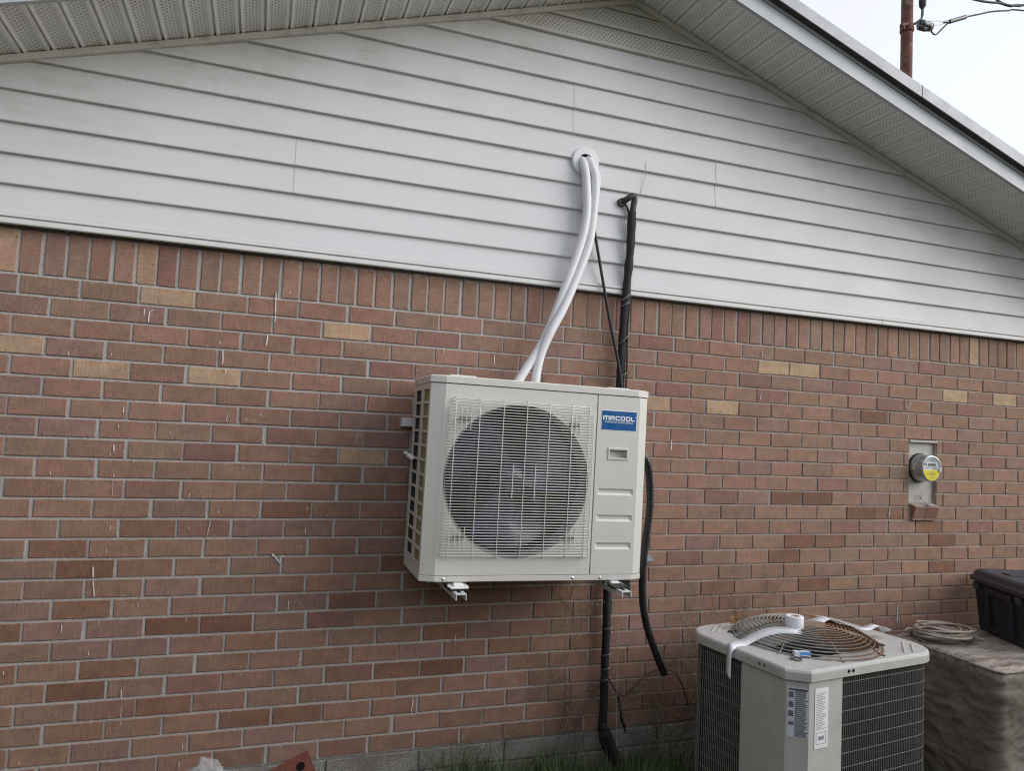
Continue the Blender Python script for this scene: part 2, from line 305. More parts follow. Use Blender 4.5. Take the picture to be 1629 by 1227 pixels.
# ------------------------------------------------------------------ mesh helpers
class MB:
    """collects shapes for ONE mesh object"""
    def __init__(s): s.v = []; s.f = []; s.mi = []; s.uvs = {}; s.cols = {}; s.smooth = set()
    def add(s, vs, fs, mi=0, uv=None, col=None, smooth=False):
        o = len(s.v); s.v += [tuple(v) for v in vs]
        for k, f in enumerate(fs):
            i = len(s.f); s.f.append(tuple(a + o for a in f)); s.mi.append(mi)
            if uv is not None: s.uvs[i] = uv[k]
            if col is not None: s.cols[i] = col
            if smooth: s.smooth.add(i)
        return s
    def box(s, x0, x1, y0, y1, z0, z1, mi=0, mat=None):
        vs = [Vector((x, y, z)) for x in (x0, x1) for y in (y0, y1) for z in (z0, z1)]
        if mat: vs = [mat @ v for v in vs]
        return s.add(vs, [(0, 1, 3, 2), (4, 6, 7, 5), (0, 4, 5, 1), (2, 3, 7, 6), (0, 2, 6, 4), (1, 5, 7, 3)], mi)
    def bbox(s, x0, x1, y0, y1, z0, z1, b=0.003, mi=0, mat=None):
        """box with bevelled edges"""
        bm = bmesh.new(); bmesh.ops.create_cube(bm, size=1.0)
        for v in bm.verts: v.co = Vector((x0 + (v.co.x + .5) * (x1 - x0), y0 + (v.co.y + .5) * (y1 - y0), z0 + (v.co.z + .5) * (z1 - z0)))
        bmesh.ops.bevel(bm, geom=bm.edges[:], offset=b, segments=2, affect='EDGES', profile=0.5)
        s.frombm(bm, mi, mat); return s
    def frombm(s, bm, mi=0, mat=None, smooth=False):
        bm.verts.ensure_lookup_table(); bm.verts.index_update()
        s.add([(mat @ v.co if mat else v.co) for v in bm.verts], [[v.index for v in f.verts] for f in bm.faces], mi, smooth=smooth); bm.free()
    def tube(s, pts, r, n=8, mi=0, cap=True, rs=None, smooth=True):
        pts = [Vector(p) for p in pts]; N = len(pts); vs = []; up = None
        for i, p in enumerate(pts):
            t = (pts[min(i + 1, N - 1)] - pts[max(i - 1, 0)]).normalized()
            if up is None:
                up = Vector((0, 0, 1)) if abs(t.z) < 0.9 else Vector((0, 1, 0))
            a = t.cross(up).normalized(); b = a.cross(t).normalized(); up = b
            rr = rs[i] if rs else r
            vs += [p + (a * math.cos(2 * math.pi * k / n) + b * math.sin(2 * math.pi * k / n)) * rr for k in range(n)]
        fs = [(i * n + k, i * n + (k + 1) % n, (i + 1) * n + (k + 1) % n, (i + 1) * n + k) for i in range(N - 1) for k in range(n)]
        s.add(vs, fs, mi, smooth=smooth)
        if cap: s.add(vs[:n], [tuple(range(n))[::-1]], mi); s.add(vs[-n:], [tuple(range(n))], mi)
        return s
    def lathe(s, prof, origin, axis='Y', n=40, mi=0, smooth=True, mat=None):
        """prof: list of (radius, along)"""
        vs = []; o = Vector(origin)
        for r, h in prof:
            for k in range(n):
                a = 2 * math.pi * k / n; c, d = r * math.cos(a), r * math.sin(a)
                v = Vector((c, h, d)) if axis == 'Y' else (Vector((c, d, h)) if axis == 'Z' else Vector((h, c, d)))
                v = o + v; vs.append(mat @ v if mat else v)
        fs = [(i * n + k, i * n + (k + 1) % n, (i + 1) * n + (k + 1) % n, (i + 1) * n + k) for i in range(len(prof) - 1) for k in range(n)]
        s.add(vs, fs, mi, smooth=smooth); return s
    def disc(s, c, r, axis='Y', n=40, mi=0):
        c = Vector(c)
        vs = [c + (Vector((r * math.cos(2 * math.pi * k / n), 0, r * math.sin(2 * math.pi * k / n))) if axis == 'Y' else Vector((r * math.cos(2 * math.pi * k / n), r * math.sin(2 * math.pi * k / n), 0))) for k in range(n)]
        return s.add(vs, [tuple(range(n))], mi)
    def loft(s, loops, mi=0, cap0=True, cap1=True, smooth=False):
        n = len(loops[0]); vs = [v for l in loops for v in l]
        fs = [(i * n + k, i * n + (k + 1) % n, (i + 1) * n + (k + 1) % n, (i + 1) * n + k) for i in range(len(loops) - 1) for k in range(n)]
        s.add(vs, fs, mi, smooth=smooth)
        if cap0: s.add(loops[0], [tuple(range(n))[::-1]], mi)
        if cap1: s.add(loops[-1], [tuple(range(n))], mi)
        return s
    def mesh(s, name, mats):
        me = bpy.data.meshes.new(name); me.from_pydata(s.v, [], s.f)
        for m in (mats if isinstance(mats, (list, tuple)) else [mats]): me.materials.append(m)
        if any(s.mi): me.polygons.foreach_set('material_index', s.mi)
        if s.smooth:
            fl = [False] * len(s.f)
            for i in s.smooth: fl[i] = True
            me.polygons.foreach_set('use_smooth', fl)
        if s.uvs:
            ul = me.uv_layers.new(name='UVMap').data
            for i, p in enumerate(me.polygons):
                if i in s.uvs:
                    for j, li in enumerate(p.loop_indices): ul[li].uv = s.uvs[i][j]
        if s.cols:
            ca = me.color_attributes.new('Col', 'FLOAT_COLOR', 'CORNER')
            for i, p in enumerate(me.polygons):
                for li in p.loop_indices: ca.data[li].color = s.cols.get(i, (1, 1, 1, 1))
        return me
    def build(s, name, mats, parent=None, fixn=True, kind=None, loc=None):
        me = s.mesh(name, mats)
        if fixn:
            bm = bmesh.new(); bm.from_mesh(me); bmesh.ops.recalc_face_normals(bm, faces=bm.faces[:]); bm.to_mesh(me); bm.free()
        o = bpy.data.objects.new(name, me); C.objects.link(o)
        if parent: o.parent = parent
        if kind: o['kind'] = kind
        if loc: o.location = loc
        return o
def thing(name, label, cat, loc=(0, 0, 0), rot=(0, 0, 0), group=None):
    o = bpy.data.objects.new(name, None); C.objects.link(o); o.location = loc; o.rotation_euler = rot
    o.empty_display_size = 0.1
    return tag(o, label, cat, group)
def tag(o, label, cat, group=None):
    o['label'] = label; o['category'] = cat
    if group: o['group'] = group
    return o
def smooth_path(pts, k=6):
    """Catmull-Rom through points"""
    P = [Vector(p) for p in pts]; P = [2 * P[0] - P[1]] + P + [2 * P[-1] - P[-2]]; out = []
    for i in range(1, len(P) - 2):
        for j in range(k):
            t = j / k; a, b, c, d = P[i - 1], P[i], P[i + 1], P[i + 2]
            out.append(0.5 * ((2 * b) + (c - a) * t + (2 * a - 5 * b + 4 * c - d) * t * t + (3 * b - a - 3 * c + d) * t ** 3))
    out.append(P[-2]); return out
def rrect(hx, hy, r, n=5, cx=0, cy=0, z=0):
    pts = []
    for qx, qy, a0 in ((1, 1, 0), (-1, 1, 90), (-1, -1, 180), (1, -1, 270)):
        for k in range(n + 1):
            a = rad(a0 + 90 * k / n)
            pts.append(Vector((cx + qx * (hx - r) + r * math.cos(a), cy + qy * (hy - r) + r * math.sin(a), z)))
    return pts

# ------------------------------------------------------------------ setting: ground
g = MB()
N = 40
g.add([(-150, -150, 0), (150, -150, 0), (150, 150, 0), (-150, 150, 0)], [(0, 1, 2, 3)])
go = g.build('ground', M['ground']); go['kind'] = 'structure'

# ------------------------------------------------------------------ the house
house = thing('house', 'brick house end wall with pale vinyl gable siding and ventilated eaves', 'house', (PEAK_X, 0, 0))
HX = PEAK_X
def hpart(mb, name, mats, parent=house, **k):
    o = mb.build(name, mats, None, **k); o.parent = parent
    if parent is house: o.location = (-HX, 0, 0)
    return o
COURSE, BL, Z_BED = 0.07656, 0.2032, 2.2
X0W, X1W = -1.90, 6.96
OPX0, OPX1 = 4.42, 4.624                      # the meter recess
OPZ1, OPZ0 = Z_BED - 6 * COURSE + 0.004, Z_BED - 11 * COURSE - 0.003
Z_FOUND = Z_BED - 25 * COURSE
MY = 0.0052
m = MB()
def q(x0, x1, z0, z1, y=MY): m.add([(x0, y, z0), (x1, y, z0), (x1, y, z1), (x0, y, z1)], [(0, 1, 2, 3)])
q(X0W, OPX0, Z_FOUND - .001, 2.41); q(OPX1, X1W, Z_FOUND - .001, 2.41); q(OPX0, OPX1, OPZ1, 2.41); q(OPX0, OPX1, Z_FOUND - .001, OPZ0)
m.add([(X0W, MY, Z_FOUND), (X0W, 8, Z_FOUND), (X0W, 8, 2.41), (X0W, MY, 2.41)], [(0, 1, 2, 3)])
m.add([(X1W, MY, Z_FOUND), (X1W, 8, Z_FOUND), (X1W, 8, 2.41), (X1W, MY, 2.41)], [(0, 1, 2, 3)])
m.add([(X0W, 8, Z_FOUND), (X1W, 8, Z_FOUND), (X1W, 8, 3.2), (X0W, 8, 3.2)], [(0, 1, 2, 3)])
brick_wall = hpart(m, 'brick_wall', M['mortar'])

TAN_S = {-1, 5, 62}
TAN = {(0, 2), (1, 5), (1, 16), (1, 17), (2, 23), (2, 25), (3, -1), (4, 1), (4, 3), (4, 13), (4, 15), (8, 6)}
DARK = {(4, 20), (10, 0), (10, 17), (10, 18), (11, 4), (11, 19), (11, 20), (12, 2), (12, 22), (13, 0), (13, 17), (13, 18), (13, 22), (13, 24), (14, 1), (14, 2), (14, 7), (14, 17), (14, 22), (15, 17), (15, 22), (16, 1), (16, 6), (16, 15), (16, 18), (17, -1), (17, 2), (17, 3), (18, 4), (18, 8), (19, -1), (19, 1), (19, 9), (19, 11), (20, 1), (20, 7), (20, 8), (21, 2), (21, 6), (21, 7), (22, 1), (22, 4), (22, 5), (23, 13)}
ROWU = {0: 0.025, 1: 0.032, 2: -0.041, 3: 0.02, 4: -0.023, 5: 0.038, 6: -0.008, 7: 0.013, 8: 0.013, 9: 0.026, 10: 0.023, 11: 0.023, 12: -0.007, 16: -0.024, 17: 0.039, 20: -0.013, 22: -0.008, 23: -0.039, 24: -0.049}
PAL = [((0.308, 0.172, 0.124), 6), ((0.288, 0.168, 0.117), 5), ((0.262, 0.162, 0.118), 3), ((0.298, 0.163, 0.119), 4), ((0.280, 0.165, 0.136), 3), ((0.275, 0.172, 0.124), 2), ((0.258, 0.134, 0.108), 2)]
PALF = [c for c, w in PAL for _ in range(w)]
def brick_colour(key, soldier=False, right=0.0):
    if soldier and key in TAN_S: c = (0.43, 0.272, 0.172)
    elif (not soldier) and key in TAN: c = (0.45, 0.298, 0.188)
    elif (not soldier) and key in DARK: c = R_.choice([(0.205, 0.098, 0.064), (0.240, 0.122, 0.080), (0.275, 0.150, 0.098)])
    else: c = R_.choice(PALF)
    v = R_.uniform(0.93, 1.07)
    c = tuple((a * .94 + b_ * .06) * v for a, b_ in zip(c, (0.290, 0.172, 0.132))); gy = sum(c) / 3; c = tuple(a * .90 + gy * .10 for a in c)
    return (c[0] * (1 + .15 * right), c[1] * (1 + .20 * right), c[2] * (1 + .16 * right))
def brick_geo(L, H, seed):
    """front face at y=0, rounded arrises, slightly uneven outline; UV in metres along the brick"""
    rr = random.Random(seed); hx, hz = L / 2, H / 2; b = 0.0026
    j = lambda a: rr.uniform(-a, a)
    def ring(ix, y, amt): return [(-hx + ix + j(amt), y, -hz + ix + j(amt)), (0 + j(.01), y + j(amt * .3), -hz + ix + j(amt)), (hx - ix + j(amt), y, -hz + ix + j(amt)), (hx - ix + j(amt), y, hz - ix + j(amt)), (0 + j(.01), y + j(amt * .3), hz - ix + j(amt)), (-hx + ix + j(amt), y, hz - ix + j(amt))]
    A = ring(b, j(.0006), .0009); B = ring(0, b, .0010); D = [(x, 0.05, z) for x, y, z in B]
    vs = A + B + D
    fs = [(0, 1, 4, 5), (1, 2, 3, 4)] + [(k, (k + 1) % 6, 6 + (k + 1) % 6, 6 + k)[::-1] for k in range(6)] + [(6 + k, 6 + (k + 1) % 6, 12 + (k + 1) % 6, 12 + k)[::-1] for k in range(6)]
    uv = [[(vs[i][0] + vs[i][1] * .3, vs[i][2] + vs[i][1] * .3) for i in f] for f in fs]
    return vs, fs, uv
bricks = []       # (x centre, z centre, length, height, vertical?, colour)
def add_run(x0, x1, zc, H, key, n):
    if x1 - x0 < 0.012: return
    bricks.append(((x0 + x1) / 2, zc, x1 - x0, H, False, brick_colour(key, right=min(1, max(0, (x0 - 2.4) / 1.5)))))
for n in range(25):
    zc = Z_BED - (n + .5) * COURSE; off = 0.0 if n % 2 == 0 else 0.5
    for i in range(-10, 36):
        x0 = (i + off + ROWU.get(n, 0)) * BL + R_.uniform(-.003, .003) + 0.005
        x1 = x0 + BL - (0.0092 if x0 < 2.0 else 0.0078) + R_.uniform(-.002, .002)
        x0, x1 = max(x0, X0W + .002), min(x1, X1W - .002)
        if x1 <= x0: continue
        H = COURSE - (0.0086 if x0 < 2.0 else 0.0074)
        if 6 <= n <= 11 and x1 > OPX0 - .002 and x0 < OPX1 + .002:
            add_run(x0, min(x1, OPX0 - .002), zc, H, (n, i), n); add_run(max(x0, OPX1 + .002), x1, zc, H, (n, i), n)
        else: add_run(x0, x1, zc, H, (n, i), n)
SP = 0.0787
for i in range(-25, 90):
    x0 = -0.005 + i * SP + R_.uniform(-.003, .003); x1 = x0 + SP
    if x0 < X0W + .01 or x1 > X1W: continue
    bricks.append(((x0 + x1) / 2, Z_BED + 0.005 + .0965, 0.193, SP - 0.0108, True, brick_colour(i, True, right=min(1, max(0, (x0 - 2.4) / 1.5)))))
def view(x, z, y=0.0):
    v = Vector((x, y, z)) - CAM; d = v.dot(_f); return (814.5 + 1147 * v.dot(_r) / d, 613.5 + 1147 * v.dot(_d) / d, d)
rank = []
for k, b in enumerate(bricks):
    px, py, d = view(b[0], b[1])
    if -30 < px < 1659 and -20 < py < 1247 and not (662 < px < 1020 and 610 < py < 915) and not (1125 < px < 1470 and py > 1010):
        rank.append((d - (0.15 if b[4] else 0) + (2 if b[2] < .1 else 0), k))
rank.sort(); near = {k for _, k in rank[:300]}
cache = {}
far = MB()
for k, (x, z, L, H, vert, col) in enumerate(bricks):
    yj = R_.uniform(-.0016, .0010); tilt = R_.uniform(-.004, .004)
    if k in near:
        full = abs(L - 0.1940) < 0.0068 or vert
        key = (vert, R_.randrange(8)) if full else (vert, k)
        if key not in cache:
            me_b = MB(); vs, fs, uv = brick_geo(0.1940 if full else L, H if not full else (0.0680 if not vert else 0.0668), hash(key) & 0xffff)
            me_b.add(vs, fs, 0, uv); cache[key] = me_b.mesh('brick', M['brick_obj'])
        o = bpy.data.objects.new('brick', cache[key]); C.objects.link(o); o.parent = brick_wall
        o.location = (x, yj, z); o.rotation_euler = (0, (math.pi / 2 if vert else 0) + tilt, 0)
        if full: o.scale = (L / 0.1940, 1, H / (0.0680 if not vert else 0.0668))
        o.color = (*col, 1)
    else:
        vs, fs, uv = brick_geo(L, H, k); mt = Matrix.Translation((x, yj, z)) @ Matrix.Rotation((math.pi / 2 if vert else 0) + tilt, 4, 'Y')
        ou, ov = R_.uniform(0, 30), R_.uniform(0, 30)
        far.add([mt @ Vector(v) for v in vs], fs, 0, [[(a + ou, b + ov) for a, b in f] for f in uv], (*col, 1))
fb = far.build('brickwork', M['brick_col'], brick_wall, fixn=False, kind='stuff')
# two tilted sill bricks under the meter
for sx, w, sd in ((4.476, 0.085, 3), (4.567, 0.096, 4)):
    sb = MB(); sb.bbox(-w / 2, w / 2, -0.020, 0.06, -0.045, 0.042, 0.003)
    sb.uvs = {i: [(sb.v[a][1] + sb.v[a][0] * .3, sb.v[a][2]) for a in f] for i, f in enumerate(sb.f)}
    o = sb.build('brick', M['brick_obj'], brick_wall); o.location = (sx, -0.004, 1.328); o.rotation_euler = (rad(16), 0, 0)
    o.color = (0.26, 0.125, 0.10, 1) if sd == 4 else (0.29, 0.165, 0.12, 1); o['label'] = 'sloping sill brick under the meter recess'
# reveal of the recess
m = MB(); D = 0.035
m.add([(OPX1, MY, OPZ0), (OPX1, D, OPZ0), (OPX1, D, OPZ1), (OPX1, MY, OPZ1)], [(0, 1, 2, 3)])
m.add([(OPX0, MY, OPZ0), (OPX0, D, OPZ0), (OPX0, D, OPZ1), (OPX0, MY, OPZ1)], [(0, 1, 2, 3)])
m.add([(OPX0, D, OPZ0), (OPX1, D, OPZ0), (OPX1, D, OPZ1), (OPX0, D, OPZ1)], [(0, 1, 2, 3)])
m.add([(OPX0, MY, OPZ0), (OPX1, MY, OPZ0), (OPX1, D, OPZ0), (OPX0, D, OPZ0)], [(0, 1, 2, 3)])
m.build('meter_recess', M['mortar'], brick_wall)
# paint drips
DRIPS = [(0.435, 2.108, 0.435, 2.081, 0.0036), (0.454, 2.1, 0.452, 2.055, 0.0054), (0.471, 2.107, 0.456, 2.1, 0.0036), (0.243, 2.186, 0.251, 2.189, 0.0034), (0.924, 2.226, 0.927, 2.133, 0.005), (0.928, 2.128, 0.927, 2.098, 0.004), (0.984, 2.235, 0.975, 2.223, 0.003), (0.903, 2.043, 0.898, 1.998, 0.0059), (0.734, 1.969, 0.736, 1.907, 0.0048), (0.749, 1.89, 0.748, 1.872, 0.0029), (0.389, 1.717, 0.388, 1.692, 0.0035), (0.768, 1.703, 0.765, 1.675, 0.0023), (0.841, 1.694, 0.84, 1.678, 0.0023), (0.376, 1.647, 0.375, 1.632, 0.0026), (0.364, 1.568, 0.366, 1.539, 0.0052), (0.372, 1.452, 0.373, 1.44, 0.0026), (0.371, 1.432, 0.374, 1.367, 0.0014), (0.648, 1.383, 0.645, 1.363, 0.0028), (1.296, 1.648, 1.29, 1.607, 0.0026), (0.732, 1.275, 0.722, 1.21, 0.0028), (0.375, 1.256, 0.374, 1.234, 0.0026), (1.103, 1.244, 1.104, 1.221, 0.0031), (1.105, 1.334, 1.104, 1.318, 0.0031), (1.089, 1.177, 1.09, 1.161, 0.0024), (0.368, 1.162, 0.369, 1.152, 0.0022), (0.326, 1.098, 0.329, 1.057, 0.0056), (0.329, 1.05, 0.338, 0.983, 0.0043), (0.491, 0.956, 0.491, 0.937, 0.0027), (0.238, 0.884, 0.236, 0.853, 0.0033), (1.053, 0.944, 1.053, 0.906, 0.004), (0.669, 0.891, 0.665, 0.877, 0.0022), (1.099, 0.938, 1.1, 0.925, 0.0024), (0.333, 0.778, 0.334, 0.764, 0.002), (0.455, 0.628, 0.457, 0.595, 0.0035), (0.46, 0.561, 0.46, 0.519, 0.0023), (0.461, 0.509, 0.46, 0.488, 0.0017), (0.36, 0.527, 0.361, 0.504, 0.0022), (0.685, 0.4, 0.687, 0.376, 0.0029), (0.679, 0.331, 0.678, 0.307, 0.0029), (1.601, 0.504, 1.595, 0.445, 0.0056), (1.776, 0.77, 1.776, 0.72, 0.003), (1.896, 2.035, 1.898, 1.991, 0.0049), (1.654, 2.042, 1.655, 2.025, 0.0035), (3.387, 2.166, 3.38, 2.139, 0.0048), (3.378, 1.935, 3.379, 1.912, 0.0038), (3.016, 1.788, 3.021, 1.76, 0.0036), (2.85, 1.68, 2.849, 1.626, 0.0064), (4.423, 1.97, 4.396, 1.911, 0.0038), (4.406, 1.883, 4.393, 1.839, 0.0045), (4.277, 1.351, 4.268, 1.302, 0.0059), (4.148, 1.186, 4.149, 1.159, 0.0047), (4.347, 0.81, 4.34, 0.709, 0.0066), (5.188, 1.467, 5.188, 1.452, 0.0064), (0.977, 1.139, 1.009, 1.1, 0.006), (1.009, 1.1, 1.01, 1.123, 0.006), (1.01, 1.123, 1.024, 1.128, 0.006), (0.977, 1.139, 0.98, 1.126, 0.006)]
m = MB()
for a, b, c, d, w in DRIPS:
    pts = [(a + (c - a) * t + R_.uniform(-.0006, .0006), -0.0026, b + (d - b) * t) for t in (0, .2, .4, .6, .8, 1)]
    m.tube(pts, w / 2, 6, rs=[w * .25, w * .5, w * .45, w * .5, w * .55, w * .3])
for i in range(70):
    x, z = R_.uniform(-.1, 2.6), R_.uniform(.35, 2.2); w = R_.uniform(.0008, .0018); l = R_.uniform(.004, .014)
    m.tube([(x, -.0022, z), (x, -.0022, z - l)], w, 5)
m.build('paint_drips', M['paint_drip'], brick_wall, kind='stuff')

# foundation blocks
fm = MB(); fm.add([(X0W, .012, -.3), (X1W, .012, -.3), (X1W, .012, Z_FOUND), (X0W, .012, Z_FOUND)], [(0, 1, 2, 3)])
foundation = hpart(fm, 'foundation', M['mortar'])
def blockpiece(x0, x1, z0, z1):
    b = MB(); b.bbox(x0 + .004, x1 - .004, R_.uniform(-.002, .003), .06, z0 + .004, z1 - .004, .004)
    b.build('block', M['block'], foundation)
for k in range(-4, 11):
    a = 1.638 + .395 * (k - 4)
    if k * .395 - .0 > -9 and a > X0W - .1 and a + .395 < X1W + .2: blockpiece(a, a + .395, .190, .282); blockpiece(a + .21, a + .605, -.012, .190)

# gable siding
def rake_x(z, side, zr=Z_RAKE): return PEAK_X + side * max(0.0, (zr - z) / SLOPE)
sm = MB()
def tri_wall(mb, y, zb, zt, mi=0):
    mb.add([(rake_x(zb, -1, zt), y, zb), (rake_x(zb, 1, zt), y, zb), (PEAK_X, y, zt)], [(0, 1, 2)], mi)
tri_wall(sm, -.010, 2.40, 3.92)
gable = hpart(sm, 'gable_siding', M['black_void'])
YF, YB = -.0365, -.0195
def board(laps, xa=None, xb=None, proud=0.0):
    """one moulded two-lap siding panel; each lap leans out to a butt edge; ends follow the rake"""
    b = MB()
    for z0, z1 in laps:
        zs = [(z0 - .003, YB), (z0, YF + .001), (z0 + .003, YF), (z1 - .004, YB - .0015), (z1, YB - .001)]
        for (za, ya), (zb_, yb) in zip(zs[:-1], zs[1:]):
            la, lb = (xa if xa is not None else rake_x(za, -1, Z_RAKE + .03)), (xa if xa is not None else rake_x(zb_, -1, Z_RAKE + .03))
            ra, rb_ = (xb if xb is not None else rake_x(za, 1, Z_RAKE + .03)), (xb if xb is not None else rake_x(zb_, 1, Z_RAKE + .03))
            nseg = 14
            vs = [(la + (ra - la) * k / nseg, ya - proud + wob(la + (ra - la) * k / nseg, za), za) for k in range(nseg + 1)] + [(lb + (rb_ - lb) * k / nseg, yb - proud + wob(lb + (rb_ - lb) * k / nseg, za), zb_) for k in range(nseg + 1)]
            b.add(vs, [(k, k + 1, nseg + 2 + k, nseg + 1 + k) for k in range(nseg)])
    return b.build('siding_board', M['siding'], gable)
def wob(x, z): return 0.0016 * noise.noise(Vector((x * 0.9, z * 2.5, 3.3)))
L_ = [2.4185, 2.530, 2.647, 2.767, 2.890, 3.013, 3.136, 3.260, 3.384, 3.503, 3.605]
pan = [[(L_[2 * i], L_[2 * i + 1]), (L_[2 * i + 1], L_[2 * i + 2])] for i in range(5)]
seams = {0: [], 1: [0.966, 4.453], 2: [3.0425], 3: [2.229], 4: []}
for i, laps in enumerate(pan):
    xs = [None] + seams[i] + [None]
    for k in range(len(xs) - 1):
        board(laps, None if xs[k] is None else xs[k] + .0004, None if xs[k + 1] is None else xs[k + 1] - .0002, proud=0.0013 * (k % 2))
# perforated vent strips under the peak
def vent_strip(z0, z1):
    b = MB(); zs = [(z0 - .003, YB), (z0, YF - .002), (z0 + .012, YF - .002), (z0 + .016, YF + .004), (z1 - .018, YF + .006), (z1 - .010, YF - .001), (z1, YB)]
    for (za, ya), (zb_, yb) in zip(zs[:-1], zs[1:]):
        la, lb, ra, rb_ = rake_x(za, -1, Z_RAKE + .03), rake_x(zb_, -1, Z_RAKE + .03), rake_x(za, 1, Z_RAKE + .03), rake_x(zb_, 1, Z_RAKE + .03)
        b.add([(la, ya, za), (ra, ya, za), (rb_, yb, zb_), (lb, yb, zb_)], [(0, 1, 2, 3)], 0, [[(za - z0, la), (za - z0, ra), (zb_ - z0, rb_), (zb_ - z0, lb)]])
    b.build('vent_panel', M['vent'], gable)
for k in range(3): vent_strip(L_[-1] + .0965 * k, L_[-1] + .0965 * (k + 1))
# white starter trim at the foot of the siding, in two lengths
def trim(x0, x1):
    b = MB(); prof = [(-.016, 2.383), (-.016, 2.3785), (-.040, 2.3785), (-.042, 2.382), (-.042, 2.3985), (-.033, 2.400), (-.033, 2.4045), (-.044, 2.4055), (-.044, 2.4165), (-.030, 2.4195), (-.012, 2.4195)]
    for (y0, z0), (y1, z1) in zip(prof[:-1], prof[1:]): b.add([(x0, y0, z0), (x1, y0, z0), (x1, y1, z1), (x0, y1, z1)], [(0, 1, 2, 3)])
    b.build('starter_trim', M['trim'], gable, fixn=False)
trim(-1.92, 4.16); trim(4.163, 6.98)
m = MB(); m.box(-1.9, 6.96, -.012, .02, 2.371, 2.383); m.build('trim_shadow_strip', M['eave_wood_trim_shade'], gable)  # dark strip painting the shadow line below the starter trim
# sloped pieces follow the two rakes
def rake(side): # local frame: u along slope from the peak, world y, w up perpendicular-ish (vertical)
    def P(u, y, w): return (PEAK_X + side * u, y, Z_RAKE + w - SLOPE * u)
    return P
UMAX = 5.0
def sweep(mb, P, prof, u0, u1, mi=0):
    for (y0, w0), (y1, w1) in zip(prof[:-1], prof[1:]):
        mb.add([P(u0, y0, w0), P(u1, y0, w0), P(u1, y1, w1), P(u0, y1, w1)], [(0, 1, 2, 3)], mi)
Y_FAS = -.390
soff_b = MB()
for s in (-1, 1):
    P = rake(s); sweep(soff_b, P, [(.02, .052), (Y_FAS, .052)], 0, UMAX)
soffit = hpart(soff_b, 'soffit', M['black_void'])
PITCH = .0945
def soffit_panel(P, u0):
    b = MB(); w = PITCH
    prof = [(0, .016), (.002, .028), (.007, .028), (.010, .016), (.0225, .016), (.0245, .0185), (.030, .0195), (.082, .0195), (.0875, .0185), (.0895, .016), (w, .016)]
    for (a, wa), (c, wc) in zip(prof[:-1], prof[1:]):
        if u0 + c <= 0: continue
        a = max(a, -u0)
        vs = [P(u0 + a, -.012, wa), P(u0 + c, -.012, wc), P(u0 + c, Y_FAS + .003, wc), P(u0 + a, Y_FAS + .003, wa)]
        b.add(vs, [(0, 1, 2, 3)], 0, [[(a, .0), (c, .0), (c, .375), (a, .375)]])
    return b
for s, ph in ((1, 2.66 - PEAK_X), (-1, PEAK_X - .062 - PITCH * 26)):
    P = rake(s); k = -2
    while ph + PITCH * k < UMAX:
        u0 = ph + PITCH * k
        if u0 > -PITCH + .01: soffit_panel(P, u0).build('soffit_panel', M['soffit'], soffit)
        k += 1
for s in (-1, 1):
    b = MB(); P = rake(s)
    sweep(b, P, [(-.012, .0155), (-.046, .0155), (-.047, .013), (-.047, -.010), (-.040, -.0125), (-.020, -.0125)], 0, UMAX)
    b.build('rake_trim', M['rake_trim'], soffit, fixn=False)
for s in (-1, 1):
    P = rake(s)
    b = MB(); sweep(b, P, [(Y_FAS + .020, .0155), (Y_FAS, .0155), (Y_FAS, .094), (Y_FAS + .004, .095), (Y_FAS + .004, .098), (Y_FAS - .004, .0985), (Y_FAS - .004, .116), (Y_FAS + .02, .1165)], 0, UMAX)
    hpart(b, 'fascia', M['fascia'], fixn=False)
    b = MB(); sweep(b, P, [(Y_FAS + .03, .1165), (-.431, .1155)], 0, UMAX)
    hpart(b, 'eave_board', M['eave_wood_trim_shade'], fixn=False)
    splits = [0, 1.46 if s > 0 else 1.9, UMAX]
    for a, c in zip(splits[:-1], splits[1:]):
        b = MB(); pr = 0.0015 if a else 0.0
        sweep(b, P, [(-.424, .1152), (-.431 - pr, .1135), (-.431 - pr, .172 + pr), (-.426, .180), (-.30, .183)], a + (.002 if a else 0), c)
        hpart(b, 'drip_edge', M['drip'], fixn=False)
    b = MB(); sweep(b, P, [(-.405, .176), (-.400, .182), (8.3, .186)], 0, UMAX + .25)
    sweep(b, P, [(8.3, .16), (-.38, .16)], 0, UMAX + .2)
    hpart(b, 'roof', M['shingle'], fixn=False)

# ------------------------------------------------------------------ wall-mounted condenser
unit = thing('outdoor_unit', 'white wall mounted heat pump condenser with round fan grille and blue badge', 'air conditioner', (1.985, -.245, 1.0925), (0, rad(.65), rad(-1.0)))
W2, YFr, YCh, YBk, CH = .474, -.190, -.168, .172, .055
LIDZ = .772
def plate_with_holes(mb, xs, zs, y, holes):
    """flat plate made of cells; holes = list of cell index ranges (i0,i1,j0,j1) left open"""
    for i in range(len(xs) - 1):
        for j in range(len(zs) - 1):
            if any(a <= i < b and c <= j < d for a, b, c, d in holes): continue
            mb.add([(xs[i], y, zs[j]), (xs[i + 1], y, zs[j]), (xs[i + 1], y, zs[j + 1]), (xs[i], y, zs[j + 1])], [(0, 1, 2, 3)])
def recess(mb, x0, x1, z0, z1, y, depth, slope, mi=0):
    A = [(x0, y, z0), (x1, y, z0), (x1, y, z1), (x0, y, z1)]; B = [(x0 + slope, y + depth, z0 + slope), (x1 - slope, y + depth, z0 + slope), (x1 - slope, y + depth, z1 - slope), (x0 + slope, y + depth, z1 - slope)]
    mb.add(A + B, [(4, 5, 6, 7), (0, 1, 5, 4), (1, 2, 6, 5), (2, 3, 7, 6), (3, 0, 4, 7)], mi)
